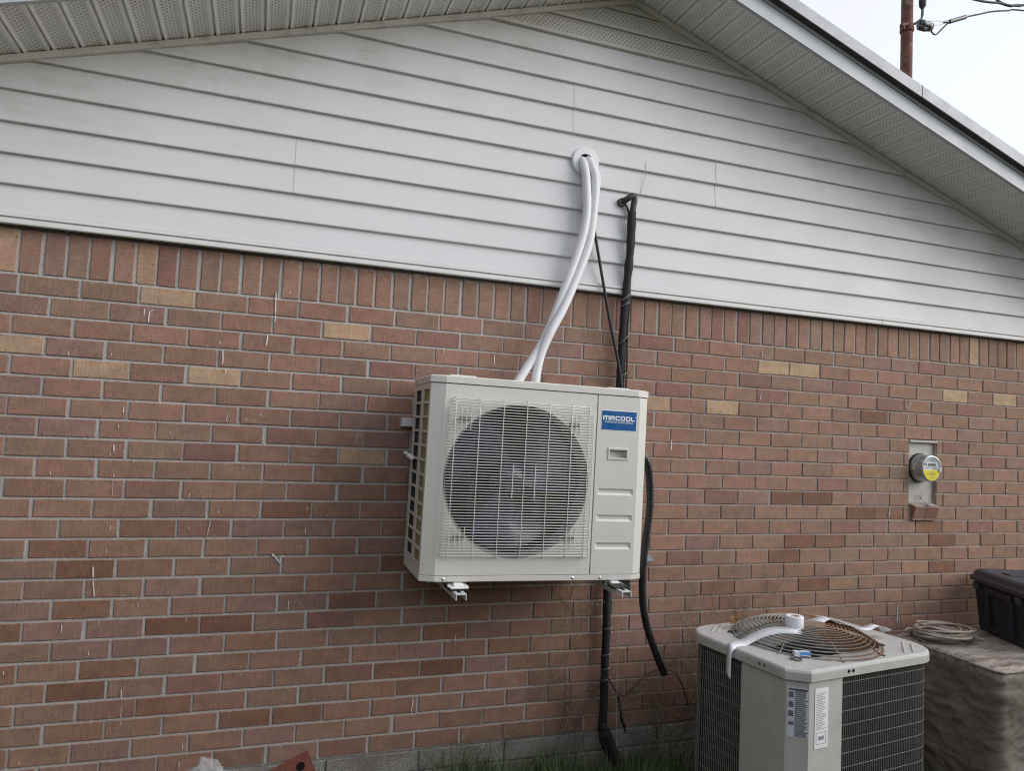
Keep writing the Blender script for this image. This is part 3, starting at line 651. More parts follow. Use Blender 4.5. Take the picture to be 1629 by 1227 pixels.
# fan-side front panel with the round opening
FX, FZ, FR = -.102, .397, .3065
b = MB(); Nn = 96; x0, x1, z0, z1 = -W2 + CH, .2295, .026, .768
def to_rect(a):
    c, s = math.cos(a), math.sin(a); t = min((x1 - FX) / c if c > 1e-6 else 9, (x0 - FX) / c if c < -1e-6 else 9, (z1 - FZ) / s if s > 1e-6 else 9, (z0 - FZ) / s if s < -1e-6 else 9); return (FX + c * t, FZ + s * t)
angs = sorted([2 * math.pi * k / Nn for k in range(Nn)] + [math.atan2(zc - FZ, xc - FX) % (2 * math.pi) for xc in (x0, x1) for zc in (z0, z1)])
inn = [(FX + FR * math.cos(a), YFr, FZ + FR * math.sin(a)) for a in angs]; outr = [(to_rect(a)[0], YFr, to_rect(a)[1]) for a in angs]; nA = len(angs)
b.add(inn + outr, [(k, (k + 1) % nA, nA + (k + 1) % nA, nA + k) for k in range(nA)])
b.add([(x0, YFr, z0), (x0, YFr, z1), (-W2, YCh, z1), (-W2, YCh, z0)], [(0, 1, 2, 3)])
b.add([(x1, YFr, z0), (x1, YFr, z1), (x1 + .0008, YFr + .006, z1), (x1 + .0008, YFr + .006, z0)], [(0, 1, 2, 3)])
b.build('front_panel', M['unit'], unit, fixn=False)
b = MB(); b.lathe([(FR, YFr), (FR - .006, YFr + .002), (FR - .010, YFr + .012), (FR - .010, YFr + .075), (FR, YFr + .11)], (FX, 0, FZ), 'Y', 72); b.build('fan_shroud', M['bell'], unit)
# service-side front panel: pocket handle and three pressed ribs
b = MB(); sx0, sx1 = .2345, W2 - CH + .01
xs = [sx0, .250, .287, .385, .414, sx1]; zs = [.026, .128, .156, .243, .271, .352, .380, .500, .551, .768]
plate_with_holes(b, xs, zs, YFr, [(1, 4, 1, 2), (1, 4, 3, 4), (1, 4, 5, 6), (2, 3, 7, 8)])
for za, zb_ in ((.128, .156), (.243, .271), (.352, .380)): recess(b, .250, .414, za, zb_, YFr, .006, .009)
def ring(mb, xa, xb_, za, zb_, ya, xc, xd, zc_, zd, yb):
    A = [(xa, ya, za), (xb_, ya, za), (xb_, ya, zb_), (xa, ya, zb_)]; B_ = [(xc, yb, zc_), (xd, yb, zc_), (xd, yb, zd), (xc, yb, zd)]
    mb.add(A + B_, [(0, 1, 5, 4), (1, 2, 6, 5), (2, 3, 7, 6), (3, 0, 4, 7)])
ring(b, .287, .385, .500, .551, YFr, .289, .383, .502, .549, YFr - .004)
ring(b, .289, .383, .502, .549, YFr - .004, .2955, .3765, .5085, .5425, YFr - .004)
recess(b, .2955, .3765, .5085, .5425, YFr - .004, .030, .003)
b.add([(sx1, YFr, .026), (sx1, YFr, .768), (W2, YCh, .768), (W2, YCh, .026)], [(0, 1, 2, 3)])
b.add([(sx0, YFr, .026), (sx0, YFr, .768), (sx0 - .0008, YFr + .006, .768), (sx0 - .0008, YFr + .006, .026)], [(0, 1, 2, 3)])
b.build('service_panel', M['unit'], unit, fixn=False)
b = MB(); b.box(.2265, .2375, YFr + .006, YFr + .01, .02, .77); b.build('panel_gap', M['black_void'], unit)
# base pan strip, right side, back, roof
def outline(ins=0.0, z=0.0): return [Vector(v) for v in ((-W2 + ins, YBk, z), (-W2 + ins, YCh + ins, z), (-W2 + CH, YFr + ins, z), (W2 - CH, YFr + ins, z), (W2 - ins, YCh + ins, z), (W2 - ins, YBk, z))]
b = MB(); b.loft([outline(.003, 0), outline(-.0015, .003), outline(-.0015, .0225), outline(.004, .0245)]); b.build('base_pan', M['unit'], unit)
b = MB(); b.loft([outline(.003, LIDZ - .002), outline(-.003, LIDZ), outline(-.003, LIDZ + .024), outline(.004, LIDZ + .029)])
b.bbox(-.40, -.29, -.165, .14, LIDZ + .027, LIDZ + .035, .004); b.bbox(.29, .39, -.165, .14, LIDZ + .027, LIDZ + .034, .004)
b.build('lid', M['unit'], unit)
b = MB(); b.box(W2 - .004, W2, YCh, YBk, .024, LIDZ); b.box(-W2 + .001, W2 - .004, YBk - .004, YBk, .024, LIDZ); b.build('side_panel', M['unit'], unit)
# left side louvre frame, 2 x 12 openings
b = MB(); ys = [YCh, -.140, -.026, .018, .136, YBk]; zs = [.024]
for k in range(12):
    zb_ = .698 - .0575 * (11 - k); zs += [zb_ - .001, zb_ + .0465]
zs += [LIDZ]
for i in range(5):
    for j in range(len(zs) - 1):
        if i in (1, 3) and j % 2 == 1:
            y0, y1, za, zb_ = ys[i], ys[i + 1], zs[j], zs[j + 1]
            A = [(-W2, y0, za), (-W2, y1, za), (-W2, y1, zb_), (-W2, y0, zb_)]; B = [(-W2 + .005, *v[1:]) for v in A]
            b.add(A + B, [(0, 1, 5, 4), (1, 2, 6, 5), (2, 3, 7, 6), (3, 0, 4, 7)]); continue
        b.add([(-W2, ys[i], zs[j]), (-W2, ys[i + 1], zs[j]), (-W2, ys[i + 1], zs[j + 1]), (-W2, ys[i], zs[j + 1])], [(0, 1, 2, 3)])
b.build('side_grille', M['unit'], unit, fixn=False)
b = MB(); b.box(-W2 + .0055, -W2 + .03, -.15, .0, .02, LIDZ); b.build('foam_liner', M['coil_olive'], unit)
b = MB(); b.box(-W2 + .020, -W2 + .04, .002, .15, .02, LIDZ)
for k in range(44): b.box(-W2 + .008, -W2 + .021, .004 + k * .0033, .0052 + k * .0033, .02, LIDZ)
b.box(-W2 + .04, W2 - .01, YBk - .05, YBk - .02, .02, LIDZ); b.build('coil', M['coil_dark'], unit)
b = MB(); b.box(-.06, .06, 0, .004, -.0, .0); b = MB(); b.tube([(-W2 - .022, .128, .470), (-W2 - .006, .118, .462), (-W2 + .002, .112, .452)], .010, 8, rs=[.009, .013, .011]); b.tube([(-W2 - .03, .150, .478), (-W2 - .02, .12, .474)], .008, 8); b.build('sensor_clip', M['white'], unit)
# interior
b = MB(); b.box(.228, .234, YFr + .008, YBk - .05, .02, LIDZ); b.box(-W2 + .041, .228, YBk - .054, YBk - .051, .02, LIDZ); b.box(-W2 + .02, .228, YFr + .11, YFr + .112, .02, FZ - FR - .001); b.build('partition', M['inner'], unit)
fan = MB()
for k in range(3):
    a0 = rad(100 + 120 * k); nr, na = 8, 10; vs = []
    for i in range(nr + 1):
        r = .06 + (.285 - .06) * i / nr; sweep_a = rad(14) * (i / nr) ** 1.4; wid = rad(66 + 16 * i / nr)
        for j in range(na + 1):
            t = j / na; a = a0 + sweep_a + wid * t; yy = -.105 + .075 * t - .02 * math.sin(t * math.pi)
            vs.append((FX + r * math.cos(a), yy, FZ + r * math.sin(a)))
    fan.add(vs, [(i * (na + 1) + j, i * (na + 1) + j + 1, (i + 1) * (na + 1) + j + 1, (i + 1) * (na + 1) + j) for i in range(nr) for j in range(na)], smooth=True)
fo = fan.build('fan_blades', M['fan'], unit, fixn=False)
b = MB(); b.lathe([(0.0, -.122), (.02, -.122), (.055, -.114), (.066, -.09), (.066, -.03), (0, -.03)], (FX, 0, FZ), 'Y', 32); b.build('fan_hub', M['fan'], unit)
b = MB(); b.box(FX - .16, FX - .135, -.02, .01, .03, LIDZ); b.box(FX + .135, FX + .16, -.02, .01, .03, LIDZ); b.box(FX - .06, FX + .06, -.03, .03, FZ - .06, FZ + .06); b.build('motor_bracket', M['fan'], unit)
# wire grille
gx0, gx1, gz0, gz1 = -.404, .213, .104, .7115
b = MB(); NW = 56; yw = YFr - .0185
for k in range(NW):
    z = gz0 + (gz1 - gz0) * k / (NW - 1); xa = gx0 + (.016 if k > NW - 4 else 0); xb = gx1 - (.012 if k > NW - 4 or k < 3 else 0)
    b.tube([(xa, YFr - .001, z), (xa, yw + .004, z), (xa + .004, yw, z), (xb - .004, yw, z), (xb, yw + .004, z), (xb, YFr - .001, z)], .0017, 5)
for x in (-.379, -.281, -.183, -.085, .013, .111, .188, .209):
    b.tube([(x, YFr - .001, gz1 + .006), (x, yw - .001, gz1 + .004), (x, yw - .003, gz1), (x, yw - .003, gz0), (x, yw + .002, gz0 - .008), (x, YFr - .001, gz0 - .009)], .0015, 5)
for cx, cz in ((-.335, .635), (.128, .635), (-.335, .175), (.128, .175)):
    for dx in (-.019, 0, .019): b.tube([(cx + dx, yw - .003, cz - .042), (cx + dx, yw - .003, cz + .042)], .0014, 5)
for dx in (-.047, .047): b.tube([(FX + .017 + dx, yw - .003, FZ - .066), (FX + .017 + dx, yw - .003, FZ + .066)], .0019, 5)
go_ = b.build('fan_grille', M['unit_wire'], unit, kind='stuff')
for cx, cz in ((-.335, .635), (.128, .635), (-.335, .175), (.128, .175)):
    b = MB(); b.bbox(cx - .022, cx + .022, YFr - .017, YFr, cz - .007, cz + .007, .002); b.build('grille_clip', M['bell'], unit)
for x in (-.384, .156, .279):
    b = MB(); b.lathe([(.0, -.0045), (.003, -.0042), (.0048, -.002), (.0062, -.0018), (.0066, 0)], (x, YFr, .0125), 'Y', 14); b.build('screw', M['zinc'], unit)
for y, z in ((.10, LIDZ + .014), (-.03, LIDZ + .014)):
    b = MB(); b.lathe([(.0, -.0045), (.004, -.004), (.006, 0)], (-W2 - .003, y, z), 'X', 12); b.build('screw', M['zinc'], unit)
# badge: white border, blue field, lettering
lx0, lx1, lz0, lz1 = .2505, .4165, .6225, .707
b = MB(); b.box(lx0, lx1, YFr - .0008, YFr, lz0, lz1); badge = b.build('badge', M['label_white'], unit)
b = MB(); b.box(lx0 + .0022, lx1 - .0022, YFr - .0014, YFr - .0006, lz0 + .0022, lz1 - .0022); b.build('badge_field', M['label_blue'], badge)
b = MB(); yl = YFr - .0019
def S(x0, x1, z0, z1):  # one straight stroke of a letter
    b.box(LX + x0 * LU, LX + x1 * LU, yl, yl + .0008, LZ + z0 * LU, LZ + z1 * LU)
LU = .0029; LX = lx0 + .0085; LZ = lz0 + .043
adv = 0
def letter(ch):
    global LX
    w = 7.0
    if ch == 'M':
        S(0, 1.6, 0, 6.2); S(1.6, 8.4, 4.7, 6.2); S(4.2, 5.8, 0, 4.7); S(8.4, 10, 0, 5.6); S(8.4, 9.4, 5.6, 6.2); w = 10
    if ch == 'R':
        S(0, 1.6, 0, 6.2); S(1.6, 7, 4.7, 6.2); S(5.6, 7.2, 2.6, 5.4); S(1.6, 5.6, 2.0, 3.3)
        b.add([(LX + x * LU, yl, LZ + z * LU) for x, z in ((3.6, 2.1), (5.6, 2.1), (7.6, 0), (5.5, 0))], [(0, 1, 2, 3)]); w = 7.4
    if ch == 'C': S(0, 1.6, .5, 5.7); S(.6, 7, 4.7, 6.2); S(.6, 7, 0, 1.5); w = 7
    if ch == 'O': S(0, 1.6, .4, 5.8); S(.5, 6.9, 4.7, 6.2); S(.5, 6.9, 0, 1.5); S(5.8, 7.4, .4, 5.8); w = 7.4
    if ch == 'L': S(0, 1.6, .4, 6.2); S(.5, 6.4, 0, 1.5); w = 6.4
    LX += (w + 1.05) * LU
for chh in 'MRCOOL': letter(chh)
LX -= 1.0 * LU; S(0, 1.0, 5.2, 6.2)
b.build('badge_lettering', M['label_white'], badge, fixn=False)
cu = bpy.data.curves.new('tagline', 'FONT'); cu.body = 'COMFORT MADE SIMPLE'; cu.size = .0118; cu.align_x = 'CENTER'; cu.extrude = .0002
tobj = bpy.data.objects.new('tagline', cu); C.objects.link(tobj)
dg = bpy.context.evaluated_depsgraph_get(); tm = bpy.data.meshes.new_from_object(tobj.evaluated_get(dg)); bpy.data.objects.remove(tobj)
tm.transform(Matrix.Translation(((lx0 + lx1) / 2, yl, LZ - .0115)) @ Matrix.Rotation(rad(90), 4, 'X')); tm.materials.clear(); tm.materials.append(M['label_white'])
to = bpy.data.objects.new('badge_tagline', tm); C.objects.link(to); to.parent = badge
# feet flanges and a dark box under the right end
for x in (-.325, .345):
    b = MB(); b.loft([[Vector(v) for v in ((x - .042, -.20, -.014), (x + .042, -.20, -.014), (x + .028, -.155, -.003), (x - .028, -.155, -.003))], [Vector(v) for v in ((x - .034, -.222, -.016), (x + .034, -.222, -.016), (x + .034, -.155, -.014), (x - .034, -.155, -.014))]])
    b.bbox(x - .036, x + .036, -.226, .16, -.018, -.013, .002); b.bbox(x - .020, x + .020, -.205, -.170, -.014, -.002, .004); b.build('foot', M['white'], unit)
b = MB(); b.box(.350, .462, -.10, -.095, -.060, -.001); b.box(.462, .467, -.10, -.08, -.062, -.001); b.build('drain_shroud', [M['black_rubber']], unit)

# steel wall bracket
br = thing('wall_bracket', 'white steel bracket bolted to bricks under the wall mounted condenser', 'bracket', (1.985, 0, 1.07))
for x, yf in ((-.335, -.515), (.338, -.562)):
    b = MB(); t = .0035; w = .021
    b.box(x - w, x + w, yf, -.012, -t, 0); b.box(x - w, x - w + t, yf, -.012, -.023, -t - .0002); b.box(x + w - t, x + w, yf, -.012, -.023, -t - .0002)
    b.build('arm', M['galv'], br)
    b = MB(); b.box(x - .006, x + .006, yf + .022, yf + .05, .0002, .0012); b.build('slot', M['black_void'], br)
    b = MB(); b.box(x - .021, x + .021, -.012, -.002, -.06, .66); b.box(x - .021, x - .0175, -.05, -.012, -.06, .66); b.box(x + .0175, x + .021, -.05, -.012, -.06, .66); b.build('upright', M['galv'], br)
    b = MB(); b.bbox(x - .034, x + .034, yf + .05, yf + .15, .0005, .0095, .002); b.build('rubber_pad', M['black_rubber'], br)
b = MB(); b.box(-.507, .45, -.034, -.031, .618, .656); b.box(-.507, .45, -.031, -.004, .653, .656); b.box(-.507, .45, -.031, -.004, .618, .621); b.box(-.507, -.504, -.031, -.004, .621, .653); b.build('crossbar', M['galv'], br)
b = MB(); b.loft([[Vector(v) for v in ((.30, -.03, .012), (.742, -.03, .012), (.776, -.03, .018), (.742, -.03, .044), (.30, -.03, .044))], [Vector(v) for v in ((.30, -.002, .012), (.742, -.002, .012), (.776, -.002, .018), (.742, -.002, .044), (.30, -.002, .044))]]); b.build('lower_bar', M['teal'], br)

# ------------------------------------------------------------------ pipes and cables on the wall
fl = MB(); fl.lathe([(.0355, -.012), (.0355, -.046), (.0370, -.0475), (.0655, -.0455), (.0690, -.043), (.0695, -.020)], (2.299, 0, 3.003), 'Y', 64, smooth=False)
o = fl.build('wall_sleeve', M['hose'], None); tag(o, 'round white wall sleeve ring on the siding where the white hoses enter', 'wall sleeve')
b = MB(); b.disc((2.299, -.0392, 3.003), .0355, 'Y', 32); b.build('sleeve_opening', M['black_void'], o)
ls = thing('line_set', 'pair of white insulated refrigerant hoses hanging from the siding behind the condenser', 'hose', (2.1, -.08, 1.85))
for pts in ([(2.283, .02, 3.012), (2.281, -.040, 3.004), (2.283, -.072, 2.955), (2.290, -.078, 2.893), (2.297, -.085, 2.764), (2.282, -.09, 2.64), (2.238, -.09, 2.484), (2.174, -.092, 2.299), (2.103, -.096, 2.117), (2.014, -.10, 1.964), (1.962, -.10, 1.878)],
            [(2.312, .02, 3.014), (2.313, -.040, 3.010), (2.324, -.070, 2.965), (2.338, -.078, 2.900), (2.332, -.083, 2.738), (2.310, -.09, 2.583), (2.254, -.098, 2.426), (2.187, -.112, 2.27), (2.122, -.122, 2.147), (2.080, -.11, 2.027), (2.062, -.10, 1.878)]):
    b = MB(); b.tube([Vector(p) - Vector((2.1, -.08, 1.85)) for p in smooth_path(pts, 6)], .0205, 14); b.build('hose', M['hose'], ls)
b = MB(); b.tube([Vector(p) - Vector((2.1, -.08, 1.85)) for p in smooth_path([(2.328, .01, 2.992), (2.340, -.055, 2.975), (2.362, -.068, 2.93), (2.360, -.07, 2.86), (2.352, -.075, 2.79)], 6)], .007, 8); b.build('drain_tube', M['hose'], ls)
olds = thing('old_line_set', 'black foam wrapped pipe running down the wall with a green elbow on top', 'pipe', (2.53, -.03, .1))
O = Vector((2.53, -.03, .1))
def rel(pts): return [Vector(p) - O for p in pts]
def slv(pts, r, name, mat, n=12, wob_=.0022):
    P_ = smooth_path(pts, 10); b = MB(); b.tube(rel(P_), r, n, rs=[r + wob_ * noise.noise(Vector((p.z * 16, p.x * 5, 1.7))) * 2 for p in P_]); return b.build(name, mat, olds)
slv([(2.549, -.062, 2.786), (2.548, -.06, 2.60), (2.540, -.055, 2.438), (2.536, -.045, 2.282), (2.532, -.04, 2.097), (2.530, -.04, 1.943), (2.516, -.04, 1.40), (2.505, -.04, .964), (2.507, -.04, .772), (2.505, -.04, .596), (2.508, -.04, .45), (2.507, -.04, .305), (2.512, -.045, .255), (2.535, -.06, .205), (2.575, -.09, .13), (2.64, -.14, .05)], .0195, 'foam_sleeve', M['sleeve'])
b = MB(); b.tube(rel(smooth_path([(2.508, .0, 2.838), (2.508, -.045, 2.838), (2.520, -.066, 2.846), (2.545, -.070, 2.862), (2.556, -.068, 2.850), (2.552, -.064, 2.80), (2.549, -.062, 2.75)], 6)), .0150, 12); b.tube(rel([(2.502, -.028, 2.832), (2.502, -.05, 2.832)]), .021, 14); b.build('elbow', M['patina'], olds)
b = MB(); b.tube(rel(smooth_path([(2.512, -.05, 2.825), (2.528, -.055, 2.80), (2.540, -.055, 2.765)], 5)), .006, 8); b.build('liquid_line', M['patina'], olds)
b = MB(); b.tube(rel(smooth_path([(2.515, -.05, .30), (2.54, -.065, .235), (2.57, -.09, .17), (2.60, -.11, .10), (2.63, -.14, .02)], 6)), .026, 12); b.build('ground_elbow', M['black_rubber'], olds)
# wire ties wound round the sleeve
for z0, dz in ((2.365, .045), (2.33, .03), (2.16, .05), (1.985, .03), (.78, .01), (.66, .012), (.595, .01), (.545, .012)):
    xx = 2.536 if z0 > 1.5 else 2.506
    b = MB(); b.tube([p - O for p in [Vector((xx + .026 * math.cos(a), -.045 - .026 * math.sin(a), z0 + dz * math.cos(a) * .5)) for a in [rad(-10 + 200 * k / 10) for k in range(11)]]], .0016, 5); b.build('wire_tie', M['steel_wire'], olds)
def cable(name, pts, r, mat, label, cat, n=7, k=6, group=None):
    b = MB(); b.tube(smooth_path(pts, k), r, n); o = b.build(name, mat); return tag(o, label, cat, group)
cable('drain_cable', [(2.326, -.045, 2.80), (2.345, -.05, 2.72), (2.377, -.055, 2.57), (2.410, -.058, 2.421), (2.452, -.06, 2.241), (2.500, -.075, 2.032), (2.528, -.085, 1.86)], .0075, M['black_rubber'], 'slanting black cable between the white hoses and the black foam pipe', 'cable')
cable('control_cable', [(2.556, -.045, 2.46), (2.560, -.055, 2.344), (2.552, -.055, 2.219), (2.553, -.06, 2.035), (2.552, -.06, 1.86)], .0048, M['black_rubber'], 'thin upright black cable tied just right of the black foam pipe', 'cable')
cable('loose_wire', [(2.630, -.036, 3.060), (2.628, -.037, 2.984), (2.607, -.037, 2.901), (2.582, -.038, 2.825), (2.560, -.050, 2.752)], .0011, M['steel_wire'], 'hair thin loose wire curving up the siding above the black pipe', 'wire', 5)
# flexible conduit with its moulded rings
cpts = smooth_path([(2.462, -.385, 1.625), (2.489, -.40, 1.575), (2.517, -.38, 1.46), (2.524, -.37, 1.364), (2.516, -.36, 1.24), (2.513, -.35, 1.129), (2.526, -.33, 1.016), (2.547, -.31, .929), (2.581, -.29, .839), (2.628, -.27, .748), (2.663, -.26, .682), (2.701, -.25, .618)], 26)
b = MB(); nP = len(cpts); b.tube(cpts, .0165, 14, rs=[.0162 + (.0012 * math.cos(i * 2.1) if i < nP * .82 else .0005) for i in range(nP)])
o = b.build('flexible_conduit', M['conduit'], None); tag(o, 'ribbed black conduit drooping from the right side of the condenser', 'conduit')
b = MB(); b.tube(cpts[:3] + cpts[3:24:7], .0195, 14); b.build('connector', M['cord_grey'], o)
cable('thermostat_wire', [(2.512, -.07, .550), (2.535, -.07, .515), (2.559, -.06, .486), (2.6, -.06, .462), (2.643, -.06, .488), (2.708, -.06, .542), (2.786, -.06, .572), (2.863, -.06, .559), (2.911, -.06, .505), (2.938, -.06, .442), (2.958, -.06, .39)], .0042, M['copper_wire'], 'sagging brown wire looping from the black pipe to the old condenser', 'wire', 6)
cable('hanging_thread', [(2.547, -.08, .80), (2.549, -.08, .696), (2.553, -.081, .493), (2.557, -.083, .32), (2.561, -.09, .10)], .0017, M['cord'], 'pale thread hanging straight down beside the black pipe foot', 'cord', 5)
b = MB()
for (a, c, w) in (((2.588, .447), (2.594, .425), .012), ((2.594, .425), (2.611, .354), .010), ((2.611, .354), (2.622, .315), .008), ((2.622, .315), (2.634, .29), .012), ((2.634, .29), (2.643, .262), .005)):
    b.add([(a[0], -.012, a[1]), (a[0] + w, -.016, a[1]), (c[0] + w, -.016, c[1]), (c[0], -.012, c[1]), (a[0], -.009, a[1]), (a[0] + w, -.012, a[1]), (c[0] + w, -.012, c[1]), (c[0], -.009, c[1])], [(0, 1, 2, 3), (4, 5, 6, 7), (0, 3, 7, 4), (1, 2, 6, 5), (0, 1, 5, 4), (2, 3, 7, 6)])
o = b.build('torn_strap', M['black_rubber']); tag(o, 'torn black tape strip hanging on the lower bricks beside the pipe', 'strap')

# ------------------------------------------------------------------ electric meter
mt = thing('electric_meter', 'round electric meter with yellow label set in the brick recess', 'electric meter', (4.512, 0, 1.58))
OM = Vector((4.512, 0, 1.58))
b = MB(); b.bbox(OPX0 + .001 - OM.x, OPX1 - .0015 - OM.x, .020, .034, OPZ0 + .014 - OM.z, OPZ1 - .003 - OM.z, .002); b.build('socket_cover', M['meter_box'], mt)
b = MB(); b.box(OPX0 - OM.x - .002, OPX1 - OM.x + .002, -.004, .02, OPZ1 - .0175 - OM.z, OPZ1 - .005 - OM.z); b.build('rain_lip', M['meter_box'], mt)
b = MB(); b.lathe([(.084, .020), (.084, .008), (.080, .005)], (0, 0, 0), 'Y', 48); b.build('gasket', M['black_rubber'], mt)
b = MB(); b.lathe([(.079, .012), (.079, -.012), (.076, -.015), (.0745, -.055), (.0755, -.060), (.0755, -.066), (.072, -.069), (.068, -.069)], (0, 0, 0), 'Y', 56); b.build('cover', M['meter_glass'], mt)
b = MB(); b.lathe([(.0715, -.0675), (.070, -.066), (0, -.066)], (0, 0, 0), 'Y', 48); face = b.build('dial_face', M['meter_face'], mt)
b = MB(); segs = [(.060 * math.cos(a), -.0668, .060 * math.sin(a)) for a in [rad(180 + 180 * k / 20) for k in range(21)]]; segs = [(x, y, z - .008) for x, y, z in segs if True]
b.add(segs, [tuple(range(len(segs)))]); yl_ = b.build('warning_label', M['yellow'], face)
b = MB(); b.box(-.037, .037, -.0682, -.0665, .013, .033); b.build('display_frame', M['label_white'], face)
b = MB(); b.box(-.032, .032, -.0688, -.0675, .0155, .0305); b.build('display', M['lcd'], face)
b = MB()
for x, z, w, h in ((-.056, .022, .005, .006), (-.047, .022, .005, .006), (-.032, -.0, .009, .005), (-.055, -.001, .006, .004), (.01, .0, .02, .003), (0, .045, .012, .006), (-.02, -.021, .05, .002), (-.022, -.029, .052, .002), (-.018, -.037, .045, .002), (-.012, -.050, .028, .003)): b.box(x, x + w, -.0678, -.0666, z, z + h)
b.build('face_printing', M['ink'], face)
b = MB(); b.bbox(.052, .062, -.076, -.066, -.018, .006, .002); b.build('seal_tab', M['white'], mt)
b = MB(); b.tube([(-.012, .016, -.160), (.0, -.004, -.158), (.006, .004, -.172), (-.004, .012, -.186)], .0022, 6); b.tube([(-.008, .0, -.153), (.014, .0, -.152)], .0018, 5); b.tube([(-.004, .01, -.165), (.010, -.012, -.196), (.022, -.03, -.206)], .002, 5); b.build('seal_wire', M['steel_wire'], mt)
b = MB(); b.bbox(.0, .045, -.046, -.026, -.2085, -.2055, .001, mat=Matrix.Rotation(rad(0), 4, 'X')); b.build('seal_tag', M['glove_blue'], mt)

# ------------------------------------------------------------------ service mast and overhead wires
ms = thing('service_mast', 'rusty steel service mast rising through the roof edge', 'mast', (4.515, .15, 3.7))
b = MB(); P_ = [(0, 0, -.6 + .12 * k) for k in range(26)]; b.tube(P_, .034, 18); b.build('pole', M['rust'], ms)
b = MB(); b.lathe([(.09, .055), (.05, .14), (.037, .21)], (0, 0, 0), 'Z', 24); b.build('roof_flashing', M['drip'], ms)
b = MB(); b.lathe([(.038, .555), (.040, .56), (.040, .60), (.038, .605)], (0, 0, 0), 'Z', 20); b.tube([(-.03, -.03, .585), (-.07, -.042, .565), (-.095, -.045, .553)], .010, 8); b.tube([(-.07, -.042, .565), (-.078, -.046, .530)], .009, 8); b.build('clamp', M['rust'], ms)
b = MB(); b.tube([(.03, -.03, .60), (.075, -.04, .64), (.08, -.04, .70)], .007, 8); b.lathe([(.0, -.01), (.026, -.01), (.030, .01), (.026, .03), (.030, .05), (.026, .08), (.0, .08)], (.075, -.035, .605), 'X', 20); b.lathe([(.0, 0), (.018, 0), (.018, .05), (0, .05)], (.06, -.035, .585), 'X', 16); b.build('insulator', M['insulator'], ms)
b = MB(); b.lathe([(0, .66), (.007, .66), (.007, .70), (.020, .72), (.022, .77), (.017, .80), (.022, .83), (.022, .88), (.016, .92), (0, .92)], (.080, -.04, 0), 'Z', 18); b.build('strain_insulator', M['wire'], ms)
sd = thing('service_drop', 'dark overhead service wire with splice sleeve leaving the mast', 'overhead wire', (4.7, .15, 4.3))
OS = Vector((4.7, .15, 4.3))
def rs_(pts): return [Vector(p) - OS for p in pts]
b = MB(); b.tube(rs_(smooth_path([(5.00, .15, 4.468), (5.13, .152, 4.520), (5.25, .155, 4.568), (5.40, .16, 4.613), (5.53, .16, 4.645), (6.4, .2, 4.80), (9, .5, 5.1), (16, 1, 6.0)], 6)), .0052, 6); b.build('bare_neutral', M['wire'], sd)
b = MB(); b.tube(rs_(smooth_path([(4.668, .12, 4.315), (4.70, .13, 4.285), (4.745, .14, 4.290), (4.80, .15, 4.34), (4.86, .15, 4.398), (4.91, .15, 4.425)], 6)), .0052, 6); b.build('jumper', M['wire'], sd)
b = MB(); b.tube(rs_([(4.865, .15, 4.405), (5.005, .15, 4.470)]), .0135, 10); b.tube(rs_([(4.82, .15, 4.392), (4.87, .15, 4.407)]), .008, 8); b.build('splice_sleeve', M['insulator'], sd)
b = MB(); b.tube(rs_([(4.68, .12, 4.352), (4.76, .13, 4.374), (4.84, .15, 4.398)]), .0022, 5); b.tube(rs_([(4.67, .12, 4.322), (4.76, .13, 4.35), (4.84, .15, 4.39)]), .0022, 5); b.build('bail_wire', M['steel_wire'], sd)
cable('overhead_cable', [(4.62, .15, 4.66), (4.85, .15, 4.60), (5.09, .15, 4.605), (5.22, .15, 4.620), (5.30, .15, 4.635), (5.42, .16, 4.648), (5.55, .16, 4.685), (6.4, .2, 4.86), (9, .5, 5.2), (16, 1, 6.2)], .0075, M['wire'], 'upper black overhead cable crossing the sky corner above the splice', 'overhead wire', 7)
cable('overhead_cable', [(4.9, .15, 4.86), (5.10, .15, 4.74), (5.26, .15, 4.66), (5.36, .152, 4.642), (5.50, .16, 4.668), (5.62, .16, 4.70), (6.5, .2, 4.88), (9, .5, 5.22), (16, 1, 6.22)], .0070, M['wire'], 'black overhead cable dropping steeply to join the other at the sky corner', 'overhead wire', 7)

# ------------------------------------------------------------------ old ground condenser
CY = rad(8); HXc, HYc = .424, .315; ZT = .855
oc = thing('old_condenser', 'old beige ground condenser with rusty domed fan guard beside the wall', 'air conditioner', (3.19, -.607, .05), (0, 0, CY))
zt = ZT - .05
def cshape(ins, z, ch=.09):
    """plan outline: chamfered near left corner, rounded others (local)"""
    hx, hy = HXc - ins, HYc - ins; r = .125 - ins * .5; pts = [Vector((-hx, -hy + ch * .70, z)), Vector((-hx + ch * .75, -hy, z))]
    for qx, qy, a0 in ((1, -1, 270), (1, 1, 0), (-1, 1, 90)):
        for k in range(7):
            a = rad(a0 + 15 * k); pts.append(Vector((qx * (hx - r) + r * math.cos(a), qy * (hy - r) + r * math.sin(a), z)))
    return pts
FC = Vector((-.025, 0.0, 0)); FRd = .296
b = MB()
lid = [cshape(.004, zt - .046), cshape(-.003, zt - .041), cshape(-.003, zt - .012), cshape(-.0005, zt - .004), cshape(.006, zt)]
b.loft(lid, cap0=False, cap1=False)
ringo = lid[-1]; nO = len(ringo)
